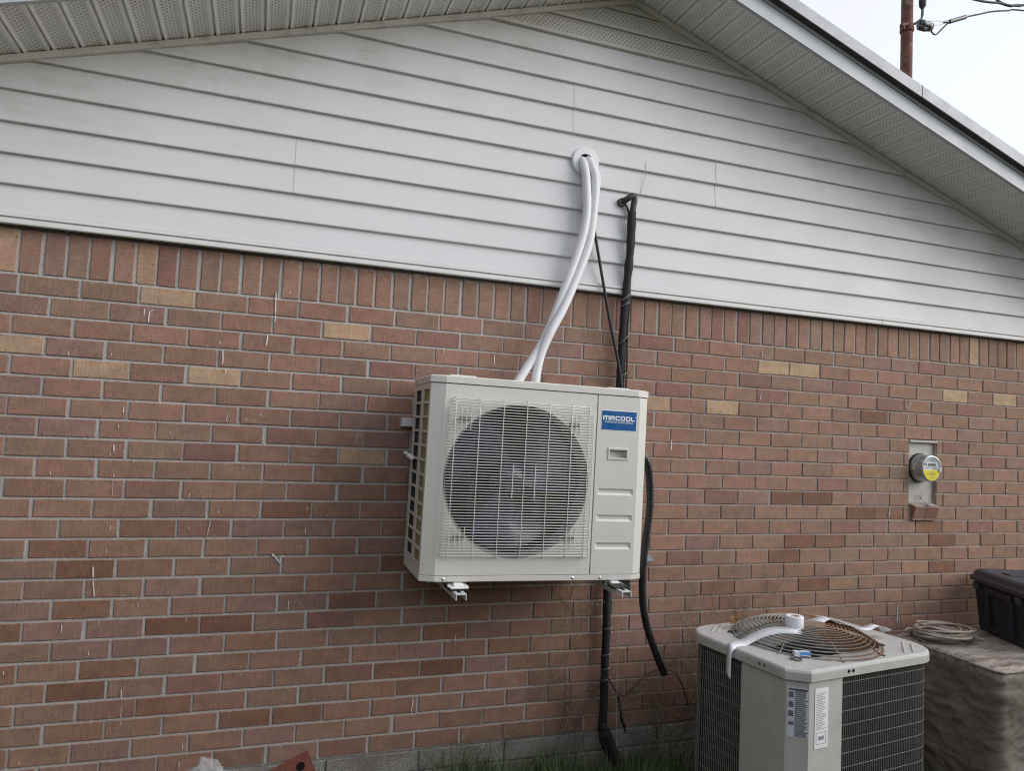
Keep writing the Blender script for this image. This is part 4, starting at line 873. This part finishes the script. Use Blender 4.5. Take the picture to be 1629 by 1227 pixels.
# flat top between outline and fan hole
ang = [math.atan2(v.y - FC.y, v.x - FC.x) for v in ringo]
hole = [Vector((FC.x + FRd * math.cos(a), FC.y + FRd * math.sin(a), zt)) for a in ang]
b.add(list(ringo) + hole, [(k, (k + 1) % nO, nO + (k + 1) % nO, nO + k) for k in range(nO)])
b.add(hole + [v + Vector((0, 0, -.12)) for v in hole], [(k, (k + 1) % nO, nO + (k + 1) % nO, nO + k) for k in range(nO)])
top = b.build('top_cover', M['cond_paint'], oc)
b = MB()
def oloc(x, y, z):      # world point -> condenser frame
    v = Matrix.Rotation(-CY, 4, 'Z') @ Vector((x - 3.19, y + .607, 0)); return (v.x, v.y, z)
for (xa, ya, xb_, yb_) in ((3.570, -.740, 3.450, -.860), (3.595, -.762, 3.495, -.862), (2.885, -.368, 2.812, -.440), (2.930, -.352, 2.830, -.455)):
    b.tube([oloc(xa, ya, zt + .0003), oloc(xb_, yb_, zt + .0003)], .0042, 6)
b.build('pressed_ribs', M['cond_paint'], top, kind='stuff')
for (x, y) in ((.10, -HYc - .003), (.125, -HYc - .003)):
    b = MB(); b.lathe([(0, -.002), (.006, -.002), (.006, .004)], (x - .255, y, zt - .022), 'Y', 10); b.build('screw_hole', M['black_void'], top)
for y in (-.13, -.155):
    b = MB(); b.lathe([(0, -.002), (.006, -.002), (.006, .004)], (-HXc - .001, y, zt - .022), 'X', 10); b.build('screw_hole', M['black_void'], top)
# coil body and louvred guard
b = MB(); b.loft([cshape(.020, .02), cshape(.020, zt - .03)], cap0=True, cap1=False); b.build('coil', M['cond_coil'], oc)
path = cshape(.012, 0)[1:]    # from the chamfer round the front, right, back to the left side
path = path + [Vector((-HXc + .012, -.18, 0))]
dense = []; 
for a, c in zip(path[:-1], path[1:]):
    n = max(1, int((c - a).length / .0107))
    for k in range(n): dense.append(a + (c - a) * k / n)
dense.append(path[-1])
b = MB()
for i, p in enumerate(dense):
    if p.y < -.26 and p.x < -.185: continue
    nx = Vector((p.x * .2, p.y * .2, 0)).normalized()
    b.tube([(p.x, p.y, .03), (p.x, p.y, zt - .047)], .0020, 4, cap=False, smooth=False)
keep = [p for p in dense if not (p.y < -.26 and p.x < -.185)]
for k in range(15):
    z = zt - .070 - .053 * k
    if z < .03: break
    b.tube([Vector((p.x, p.y, z)) for p in keep[::2]], .0013, 5, cap=False)
b.build('coil_guard', M['cond_wire'], oc, fixn=False, kind='stuff')
# corner service panels (left cheek, chamfer, right cheek)
def cheek(name, pts, z0, z1, mat, t=.006):
    b = MB(); lo = [Vector((x, y, z0)) for x, y in pts]; hi = [Vector((x, y, z1)) for x, y in pts]
    n = len(pts); b.add(lo + hi, [(k, k + 1, n + k + 1, n + k) for k in range(n - 1)])
    o = b.build(name, mat, oc); sd_ = o.modifiers.new('s', 'SOLIDIFY'); sd_.thickness = t; sd_.offset = 0; return o
i_ = .008
panL = cheek('corner_panel', [(-HXc + i_, -.03), (-HXc + i_, -HYc + .063), (-HXc + .0675 - .002, -HYc + i_), (-.18, -HYc + i_)], .20, zt - .046, M['cond_paint'])
b = MB(); b.box(-HXc + .011, -HXc + .03, -HYc + .07, -.035, .02, .195); b.box(-HXc + .0675, -.185, -HYc + .011, -HYc + .03, .02, .195); b.build('lower_panel', M['cond_paint'], oc)
b = MB(); b.tube(smooth_path([(-HXc + .0, .02, .29), (-HXc - .006, -.05, .245), (-HXc - .006, -.12, .225)], 5), .006, 6); b.build('service_cable', M['black_rubber'], oc)
for (x, y, ax) in ((-HXc + .004, -.045, 'X'), (-.195, -HYc + .004, 'Y')):
    for z in (.30,):
        b = MB(); b.lathe([(0, -.003), (.006, -.002), (.006, .004)], (x, y, z), ax, 10); b.build('screw', M['black_void'], oc)
# printed labels on the chamfer and the right cheek
Achf, Bchf = Vector((-HXc + i_ - .003, -HYc + .063, 0)), Vector((-HXc + .0655, -HYc + i_ - .003, 0)); dch = (Bchf - Achf); nch = Vector((-.7, -.7, 0)).normalized() * .0016
def onch(t, z): p = Achf + dch * t + nch; return Vector((p.x, p.y, z))
def lab(name, f, mat, u0, u1, z0, z1, parent, off=0.0):
    b = MB(); o_ = nch * off
    b.add([f(u0, z0) + o_, f(u1, z0) + o_, f(u1, z1) + o_, f(u0, z1) + o_], [(0, 1, 2, 3)]); return b.build(name, mat, parent, fixn=False)
l1 = lab('warning_sticker', onch, M['carton_w'], .08, .97, .555, .738, oc)
b = MB()
def ink(f, u0, u1, z0, z1, off): b.add([f(u0, z0) + off, f(u1, z0) + off, f(u1, z1) + off, f(u0, z1) + off], [(0, 1, 2, 3)])
o1 = nch * .5
for k in range(24):
    z = .560 + k * .0072; ink(onch, .40, .40 + R_.uniform(.42, .54), z, z + .0042, o1)
for z in (.70, .665, .632): ink(onch, .14, .34, z, z + .020, o1)
ink(onch, .14, .93, .726, .734, o1); ink(onch, .14, .36, .60, .612, o1)
b.build('sticker_text', M['ink'], l1, fixn=False)
def onfr(t, z): return Vector((t, -HYc + i_ - .0046, z))
l2 = lab('rating_sticker', onfr, M['label_white'], -.330, -.258, .515, .735, oc)
b = MB(); o2 = Vector((0, -.0008, 0))
for k in range(22):
    z = .585 + k * .0062; ink(onfr, -.323, -.323 + R_.uniform(.03, .058), z, z + .0022, o2)
for (u0, u1, z0, z1) in ((-.322, -.268, .530, .532), (-.322, -.268, .572, .574), (-.322, -.320, .530, .574), (-.270, -.268, .530, .574), (-.31, -.28, .545, .56)): ink(onfr, u0, u1, z0, z1, o2)
b.build('sticker_text', M['ink_grey'], l2, fixn=False)
# fan guard: rings on a shallow dome, ribs, motor plate
def dome(r): return zt + .006 + .072 * max(0, 1 - (r / FRd) ** 3)
b = MB()
for k in range(15):
    r = .078 + (.300 - .078) * k / 14; n = 56
    b.tube([(FC.x + r * math.cos(2 * math.pi * i / n), FC.y + r * math.sin(2 * math.pi * i / n), dome(r)) for i in range(n + 1)], .0030, 5, cap=False)
gd = b.build('fan_guard', M['guard'], oc, kind='stuff')
b = MB()
for k in range(8):
    a = rad(22.5 + 45 * k); b.tube([(FC.x + r * math.cos(a), FC.y + r * math.sin(a), dome(r) - .004) for r in [.05 + .265 * i / 10 for i in range(11)]], .0034, 6)
b.build('guard_ribs', M['guard'], oc)
b = MB(); b.lathe([(0, dome(0) + .004), (.070, dome(.07) + .004), (.082, dome(.08)), (.082, dome(.08) - .02)], (FC.x, FC.y, 0), 'Z', 32); b.build('motor_plate', M['guard'], oc)
b = MB(); b.lathe([(0, zt - .10), (.28, zt - .10)], (FC.x, FC.y, 0), 'Z', 32)
for k in range(4):
    a = rad(20 + 90 * k); b.add([(FC.x + r * math.cos(a + d), FC.y + r * math.sin(a + d), zt - .06 + h) for r, d, h in ((.06, 0, 0), (.26, .1, .0), (.26, .9, -.035), (.06, .7, -.035))], [(0, 1, 2, 3)])
b.build('fan_blades', M['inner'], oc, fixn=False)
for a in (rad(-40), rad(140)):
    b = MB(); x, y = FC.x + .325 * math.cos(a), FC.y + .285 * math.sin(a); b.tube([(x - .03 * math.cos(a), y - .03 * math.sin(a), zt + .010), (x, y, zt + .004)], .004, 6); b.lathe([(.013, zt + .001), (.013, zt + .005), (.006, zt + .007), (0, zt + .007)], (x, y, 0), 'Z', 12); b.build('guard_clip', M['patina'], oc)
b = MB(); b.box(-.46, .46, -.36, .36, -.05, .02); b.build('pad', M['concrete'], oc)

# things lying on the old condenser
ZW = ZT
tr = thing('tape_roll', 'roll of white wrapping tape with its loose ends draped over the fan guard', 'tape roll', (3.056, -.668, .9225))
OT = Vector((3.056, -.668, .9225))
b = MB(); b.lathe([(.016, 0), (.0365, 0), (.0375, .002), (.0375, .048), (.0365, .050), (.016, .050), (.016, 0)], (0, 0, 0), 'Z', 36); b.build('roll', M['tape'], tr)
b = MB(); b.lathe([(.0162, .0505), (.0130, .0505), (.0130, .0)], (0, 0, 0), 'Z', 24); b.build('core', M['tape_back'], tr)
def ribbon(name, pts, width, side=(0, 1, 0), tw=None):
    P_ = smooth_path(pts, 7); b = MB(); sv = Vector(side).normalized(); vs = []; n = len(P_)
    for i, p in enumerate(P_):
        t = i / (n - 1); a = tw(t) if tw else 0
        s_ = (Matrix.Rotation(a, 3, (P_[min(i + 1, n - 1)] - P_[max(i - 1, 0)]).normalized()) @ sv) * width / 2
        wv = Vector((0, 0, .0015 * noise.noise(p * 40)))
        vs += [p - s_ - OT + wv, p + s_ - OT]
    b.add(vs, [(2 * i, 2 * i + 1, 2 * i + 3, 2 * i + 2) for i in range(n - 1)], smooth=True); o = b.build(name, M['tape'], tr, fixn=False)
    md = o.modifiers.new('s', 'SOLIDIFY'); md.thickness = .0012; return o
ribbon('loose_end', [(3.055, -.712, .9235), (3.015, -.700, .9235), (2.965, -.668, .917), (2.918, -.645, .901), (2.878, -.630, .880), (2.835, -.628, .862), (2.790, -.640, .8595), (2.762, -.648, .856), (2.750, -.652, .838), (2.742, -.660, .79), (2.732, -.672, .748)], .052, (.30, 1, .30))
ribbon('trailing_end', [(3.085, -.640, .9245), (3.13, -.640, .9275), (3.185, -.640, .930), (3.225, -.640, .943), (3.250, -.643, .948), (3.285, -.650, .930), (3.34, -.668, .919), (3.40, -.672, .905), (3.445, -.668, .902), (3.490, -.664, .912), (3.525, -.665, .904), (3.560, -.668, .884)], .046, (.12, 1, .10), lambda t: (-.75 * max(0, (t - .68) / .32) + .25 * math.sin(t * 9)))
bx = MB(); mr = Matrix.Rotation(rad(-18), 4, 'Z'); bx.bbox(-.030, .034, -.011, .011, 0, .021, .001, mat=mr)
o = bx.build('small_carton', M['carton'], None, loc=(2.965, -.818, ZT + .001)); tag(o, 'small blue and white carton on the front rim of the old condenser', 'box')
b = MB(); b.bbox(-.031, -.012, -.0116, .0116, -.0002, .0214, .001, mat=mr); b.bbox(-.004, .03, -.0118, -.0105, .003, .009, .0003, mat=mr); b.bbox(-.008, .03, -.009, .009, .0205, .0216, .0003, mat=mr); b.build('printed_end', M['carton_w'], o)
b = MB(); n = 40; b.tube([(.021 * math.cos(2 * math.pi * 2.6 * i / n), .021 * math.sin(2 * math.pi * 2.6 * i / n), .003 + .004 * i / n) for i in range(n + 1)], .0022, 6)
o = b.build('wire_ring', M['cord_grey'], None, loc=(2.915, -.848, ZT)); tag(o, 'small grey ring of wire beside the blue carton', 'wire')
def leaf_obj(loc, rot, s, label):
    b = MB(); pts = [(-1, 0, .1), (-.5, .35, .0), (0, .45, .12), (.55, .28, .05), (1, 0, .3), (.55, -.28, .1), (0, -.42, .15), (-.5, -.33, .02), (0, 0, -.02)]
    b.add([Vector(p) * s for p in pts], [(8, k, (k + 1) % 8) for k in range(8)]); o = b.build('dry_leaf', M['leaf'], None, fixn=False); o.location = loc; o.rotation_euler = rot
    md = o.modifiers.new('s', 'SOLIDIFY'); md.thickness = .0012
    return tag(o, label, 'leaf')
leaf_obj((2.955, -.405, .892), (rad(15), rad(-22), rad(30)), .045, 'curled brown leaf on the back of the rusty fan guard')

# ------------------------------------------------------------------ covered table, bin, cable coil
def cover():
    bm = bmesh.new(); x0, x1, y0, y1, z0, z1 = 4.24, 6.3, -.674, -.045, .01, .670
    def face(fn, nu, nv):
        g_ = [[bm.verts.new(fn(i / nu, j / nv)) for j in range(nv + 1)] for i in range(nu + 1)]
        for i in range(nu):
            for j in range(nv): bm.faces.new((g_[i][j], g_[i + 1][j], g_[i + 1][j + 1], g_[i][j + 1]))
    face(lambda a, c: (x0 + (x1 - x0) * a, y0 + (y1 - y0) * c, z1), 180, 60)
    face(lambda a, c: (x0, y0 + (y1 - y0) * a, z0 + (z1 - z0) * c), 60, 70)
    face(lambda a, c: (x1, y0 + (y1 - y0) * a, z0 + (z1 - z0) * c), 60, 70)
    face(lambda a, c: (x0 + (x1 - x0) * a, y0, z0 + (z1 - z0) * c), 180, 70)
    face(lambda a, c: (x0 + (x1 - x0) * a, y1, z0 + (z1 - z0) * c), 180, 70)
    bmesh.ops.remove_doubles(bm, verts=bm.verts[:], dist=.0008)
    bmesh.ops.recalc_face_normals(bm, faces=bm.faces[:])
    for v in bm.verts:                                           # round the top edges
        c = v.co; r = .035
        px = min(max(c.x, x0 + r), x1 - r); py = min(max(c.y, y0 + r), y1 - r); pz = min(c.z, z1 - r)
        d = c - Vector((px, py, pz))
        if d.length > r: v.co = Vector((px, py, pz)) + d.normalized() * r
    bm.normal_update()
    for v in bm.verts:
        c = v.co; low = max(0, 1 - c.z / .64); n_ = v.normal.copy()
        rg = lambda p, s: 1 - abs(noise.noise(p * s)) * 2
        p = Vector((c.x * .8, c.y, c.z * 1.6))
        slope = Vector((c.x, c.y * 1.2 + c.z * .55, c.z * 1.5 - c.y * .5))
        crease = lambda q_, s_: max(0, 1 - abs(noise.noise(q_ * s_)) * 5) 
        d = .014 * noise.noise(p * 2.4) + .008 * crease(slope + Vector((4, 1, 2)), 3.6) * (.35 + low) + .006 * crease(Vector((c.x - c.z * .8, c.y + c.z, c.z * 2.2)) + Vector((1, 8, 3)), 4.7) + .0035 * crease(p + Vector((7, 3, 1)), 9) + .0030 * noise.noise(p * 17) + .0025 * crease(p + Vector((2, 5, 9)), 15)
        if n_.z > .8: d = .006 * noise.noise(p * 5) + .004 * rg(Vector((c.x * 1.2, c.y * 3, 0)), 7)
        v.co = c + n_ * d + Vector((n_.x, n_.y, 0)) * .02 * low
    for f in bm.faces: f.smooth = True
    me = bpy.data.meshes.new('covered_table'); bm.to_mesh(me); bm.free(); me.materials.append(M['cover'])
    o = bpy.data.objects.new('covered_table', me); C.objects.link(o)
    b = MB(); hem = [(4.232, -.05, .664), (4.231, -.30, .666), (4.232, -.55, .664), (4.236, -.650, .662), (4.256, -.678, .661), (4.32, -.684, .662), (4.7, -.685, .663), (5.4, -.684, .662), (6.28, -.68, .663)]
    b.tube([q_ + Vector((0, 0, .003 * noise.noise(q_ * 9))) for q_ in smooth_path(hem, 12)], .0065, 8); b.build('piping', M['cover'], o)
    for x_ in (4.9, 5.6):
        b = MB(); b.tube(smooth_path([(x_, -.690, .655), (x_ + .01, -.702, .4), (x_ - .005, -.71, .18), (x_, -.70, .03)], 6), .004, 6); b.build('seam', M['cover'], o)
    return tag(o, 'low table under a weathered wrinkled brown fabric cover against the wall', 'covered table')
cover()
TZ = .676
bn = thing('storage_bin', 'black plastic storage bin with a lid standing on the covered table', 'storage bin', (4.86, -.045, TZ), (0, 0, rad(-22.6)))
BLn, BWd, BH = .80, .54, .285       # local: x away from the visible end, y from -BWd (near) to 0
def brr(g_, z, r=.05): return [Vector((BLn / 2 + v.x, -BWd / 2 + v.y, v.z)) for v in rrect(BLn / 2 + g_, BWd / 2 + g_, r, 6, 0, 0, z)]
b = MB(); b.loft([brr(-.022, 0), brr(-.014, .012), brr(.0, .20), brr(.006, BH - .02), brr(.006, BH)], cap1=False, smooth=False); b.build('body', M['bin'], bn)
b = MB(); b.loft([brr(.012, BH - .012, .06), brr(.026, BH - .008, .065), brr(.028, BH + .012, .065), brr(.014, BH + .020, .06), brr(.004, BH + .046, .06), brr(-.014, BH + .054, .055), brr(-.045, BH + .052, .05), brr(-.055, BH + .046, .05)]); 
for yy in (-.15, -.39): b.bbox(.10, .70, yy - .035, yy + .035, BH + .040, BH + .0535, .004)
b.build('lid', M['bin_lid'], bn)
b = MB(); b.bbox(-.022, .004, -.385, -.155, BH - .062, BH - .026, .005); b.build('handle', M['bin'], bn)
for yy in (-.375, -.165): 
    b = MB(); b.bbox(-.014, .03, yy - .012, yy + .012, .045, BH - .055, .004); b.build('handle_rib', M['bin'], bn)
for yy in (-.445, -.065):
    b = MB(); b.bbox(-.024, .003, yy - .022, yy + .022, BH - .055, BH - .018, .004); b.build('latch', M['bin_lid'], bn)
cc = thing('cable_coil', 'coil of beige cable lying on the covered table beside the black bin', 'cable', (4.43, -.215, TZ))
def coil(nm, mat, n, r0, r1, z0, seed):
    rr = random.Random(seed); b = MB(); P_ = []
    tx, ty, ph, rx = 0, 0, 0, r0
    for k in range(n * 22):
        a = 2 * math.pi * k / 22; kk = k / 22
        rx = r0 + (r1 - r0) * (.5 + .5 * math.sin(kk * 2.3 + seed)); cx_ = .022 * math.sin(kk * 3.1 + seed); cy_ = .018 * math.cos(kk * 2.2 + seed * 2)
        z = z0 + .007 * kk + .016 * math.sin(a + kk * 1.7) * (.3 + .5 * kk / n)
        P_.append((cx_ + rx * 1.1 * math.cos(a), cy_ + rx * .86 * math.sin(a), max(z, .006)))
    b.tube(smooth_path(P_, 2), .0058, 6); b.build(nm, mat, cc)
coil('cable_loops', M['cord'], 7, .115, .150, .022, 2); coil('dark_loops', M['cord_grey'], 3, .12, .145, .008, 5)
b = MB(); b.tube(smooth_path([(-.12, .05, .04), (-.16, .07, .045), (-.185, .075, .03)], 5), .0058, 6); b.tube(smooth_path([(.12, -.05, .03), (.155, -.075, .02), (.19, -.085, .012)], 5), .0058, 6); b.build('cable_ends', M['cord'], cc)

# ------------------------------------------------------------------ bottom edge: holed brick and plastic bag on a wooden box
ZB = .372
wb = thing('wooden_box', 'grey wooden box below the wall carrying a plastic bag and red brick', 'box', (.98, -.45, 0))
for k in range(4):
    for y in (-.09, .05):
        b = MB(); b.bbox(-.22, .14, y, y + .015, .012 + k * .088, .094 + k * .088, .002); b.build('board', M['wood'], wb)
for k in range(2):
    b = MB(); b.bbox(-.225, .145, -.092 + k * .08, -.014 + k * .08, .361, .372, .002); b.build('board', M['wood'], wb)
hb = MB(); Lb, Wb, Hb = .195, .09, .055
def holed(x0, x1, z0, z1):
    holes = [(-.052, 0), (0, 0), (.052, 0)]
    bm = bmesh.new(); bmesh.ops.create_cube(bm, size=1)
    for v in bm.verts: v.co = Vector((v.co.x * Lb, v.co.y * Wb, v.co.z * Hb))
    bmesh.ops.bevel(bm, geom=bm.edges[:], offset=.004, segments=2, affect='EDGES'); return bm
hb.frombm(holed(0, 0, 0, 0))
lb = hb.build('loose_brick', M['red_brick']); lb.location = (1.060, -.45, .432); lb.rotation_euler = (rad(38), rad(-23), rad(4))
tag(lb, 'bright red brick with dark holes standing below the wall', 'brick')
for x in (-.058, 0, .058):
    b = MB(); b.lathe([(0, .0279), (.0155, .0279), (.0155, .02)], (x, 0, 0), 'Z', 18, smooth=False); b.build('core_hole', M['black_void'], lb)
bm = bmesh.new(); bmesh.ops.create_icosphere(bm, subdivisions=5, radius=1)
for v in bm.verts:
    p = v.co.copy(); k = 1 + .28 * noise.noise(p * 2.4) + .20 * max(0, 1 - abs(noise.noise(p * 3.5)) * 4) + .12 * max(0, 1 - abs(noise.noise(p * 7 + Vector((3, 1, 2)))) * 4)
    v.co = Vector((p.x * .085 * k, p.y * .06 * k, (p.z * .075 * k + .055 * max(0, p.z) ** 3 * (p.x > -.1))))
for f in bm.faces: f.smooth = True
me = bpy.data.meshes.new('plastic_bag'); bm.to_mesh(me); bm.free(); me.materials.append(M['bag'])
o = bpy.data.objects.new('plastic_bag', me); C.objects.link(o); o.scale = (.95, .8, .66); o.location = (.785, -.45, .438); tag(o, 'crumpled clear plastic bag below the lower left bricks', 'plastic bag')

# ------------------------------------------------------------------ added fence and house, unseen, cutting low sky light on the wall
def fence(name, label, p0, p1, h):
    t = thing(name, label, 'fence', (p0[0], p0[1], 0)); d = Vector((p1[0] - p0[0], p1[1] - p0[1], 0)); L = d.length; d.normalize()
    mt_ = Matrix.Rotation(math.atan2(d.y, d.x), 4, 'Z'); n = int(L / .15)
    b = MB()
    for k in range(n): b.box(k * .15, k * .15 + .145, -.01, .01, .03, h + R_.uniform(-.01, .01), mat=mt_)
    b.build('sky_block_boards', M['wood'], t, kind='stuff')
    b = MB()
    for z in (.35, h * .55, h - .3): b.box(0, L, .0105, .05, z, z + .09, mat=mt_)
    b.build('sky_block_rails', M['wood'], t)
fence('sky_block_fence', 'added unseen board fence blocking low sky light from the brick wall', (-3.0, -5.0), (13, -5.0), 2.5)  # added behind the camera so the lower wall darkens
nb = thing('sky_block_house', 'added unseen brown house blocking sky light from the left', 'house', (-7.2, -3.2, 0))  # added out of view to dim surfaces that face left
b = MB(); b.box(-3.4, 3.4, -6, 4.2, 0, 5.2); b.build('sky_block_house_wall', M['sky_block_wall'], nb)
b = MB(); b.loft([[Vector(v) for v in ((-3.8, -6.4, 5.2), (3.8, -6.4, 5.2), (3.8, 4.6, 5.2), (-3.8, 4.6, 5.2))], [Vector(v) for v in ((-.2, -6.4, 7.0), (.2, -6.4, 7.0), (.2, 4.6, 7.0), (-.2, 4.6, 7.0))]]); b.build('roof', M['shingle'], nb)

# ------------------------------------------------------------------ weeds on the wall and grass
def vine(name, roots, seed, label, n_br, extent):
    rr = random.Random(seed); t = thing(name, label, 'plant', (*roots, 0)); st = MB(); lf = MB()
    def grow(p, d, length, r, depth):
        pts = [p.copy()]; n = max(3, int(length / .035))
        for i in range(n):
            d = (d + Vector((rr.gauss(0, .22), 0, rr.gauss(0, .16)))).normalized(); p = p + d * length / n; p.y = min(-.012, max(-.07, p.y + rr.gauss(0, .006))); pts.append(p.copy())
            if depth < 3 and rr.random() < .42: grow(p, (d + Vector((rr.choice((-1, 1)) * rr.uniform(.5, 1.1), 0, rr.uniform(-.2, .4)))).normalized(), length * rr.uniform(.35, .6), r * .6, depth + 1)
            if depth >= 1:
                for _ in range(rr.choice((1, 2, 4, 5))):
                    c = p + Vector((rr.gauss(0, .012), rr.gauss(0, .006), rr.gauss(0, .012))); s = rr.uniform(.0022, .0055); a = rr.uniform(0, 6.3)
                    e1 = Vector((math.cos(a), rr.uniform(-.4, .4), math.sin(a))) * s; e2 = Vector((-math.sin(a), rr.uniform(-.4, .4), math.cos(a))) * s * .6
                    lf.add([c - e1, c + e2, c + e1, c - e2], [(0, 1, 2, 3)])
        st.tube([q_ - Vector((*roots, 0)) for q_ in pts], r, 4, rs=[r * (1 - .6 * i / n) for i in range(n + 1)], cap=False)
    for k in range(n_br):
        grow(Vector((roots[0] + rr.uniform(-extent, extent) * .3, roots[1], rr.uniform(.0, .1))), Vector((rr.uniform(-.7, .7), 0, 1)).normalized(), rr.uniform(.45, .85), .0015, 0)
    lf.v = [tuple(Vector(v) - Vector((*roots, 0))) for v in lf.v]
    st.build('stem', M['twig'], t, fixn=False, kind='stuff'); lf.build('foliage', M['seed'], t, fixn=False, kind='stuff')
vine('climbing_weed', (2.78, -.03), 11, 'wispy dry weed spreading over bricks right of the black pipe', 5, .6)
vine('climbing_weed', (2.28, -.025), 23, 'thin dead vine creeping up the bricks left of the black pipe', 2, .25)
gr = MB()
def blades(n, x0, x1, y0, y1, h0, h1, sd_):
    rr = random.Random(sd_)
    for _ in range(n):
        x, y = rr.uniform(x0, x1), rr.uniform(y0, y1); h = rr.uniform(h0, h1) * (.6 + .8 * abs(noise.noise(Vector((x * 5, y * 5, 0))))); a = rr.uniform(0, 6.28); w = rr.uniform(.0012, .0028)
        dx, dy = math.cos(a), math.sin(a); ln = rr.uniform(.1, .75) * h; c_, s_ = -dy * w, dx * w
        gr.add([(x - c_, y - s_, 0), (x + c_, y + s_, 0), (x + dx * ln * .35 + c_ * .8, y + dy * ln * .35 + s_ * .8, h * .6), (x + dx * ln * .35 - c_ * .8, y + dy * ln * .35 - s_ * .8, h * .6), (x + dx * ln, y + dy * ln, h)], [(0, 1, 2, 3), (3, 2, 4)])
blades(6200, 1.7, 2.95, -.42, -.01, .12, .36, 1); blades(2600, 3.55, 4.4, -.9, -.02, .06, .22, 2); blades(2600, 3.75, 5.6, -1.1, -.68, .10, .34, 3)
blades(5000, -1.5, 6.5, -2.4, -.4, .03, .10, 4); blades(700, -1.5, 1.3, -.3, -.01, .05, .18, 5)
o = gr.build('grass', M['grass'], None, fixn=False); o['kind'] = 'stuff'
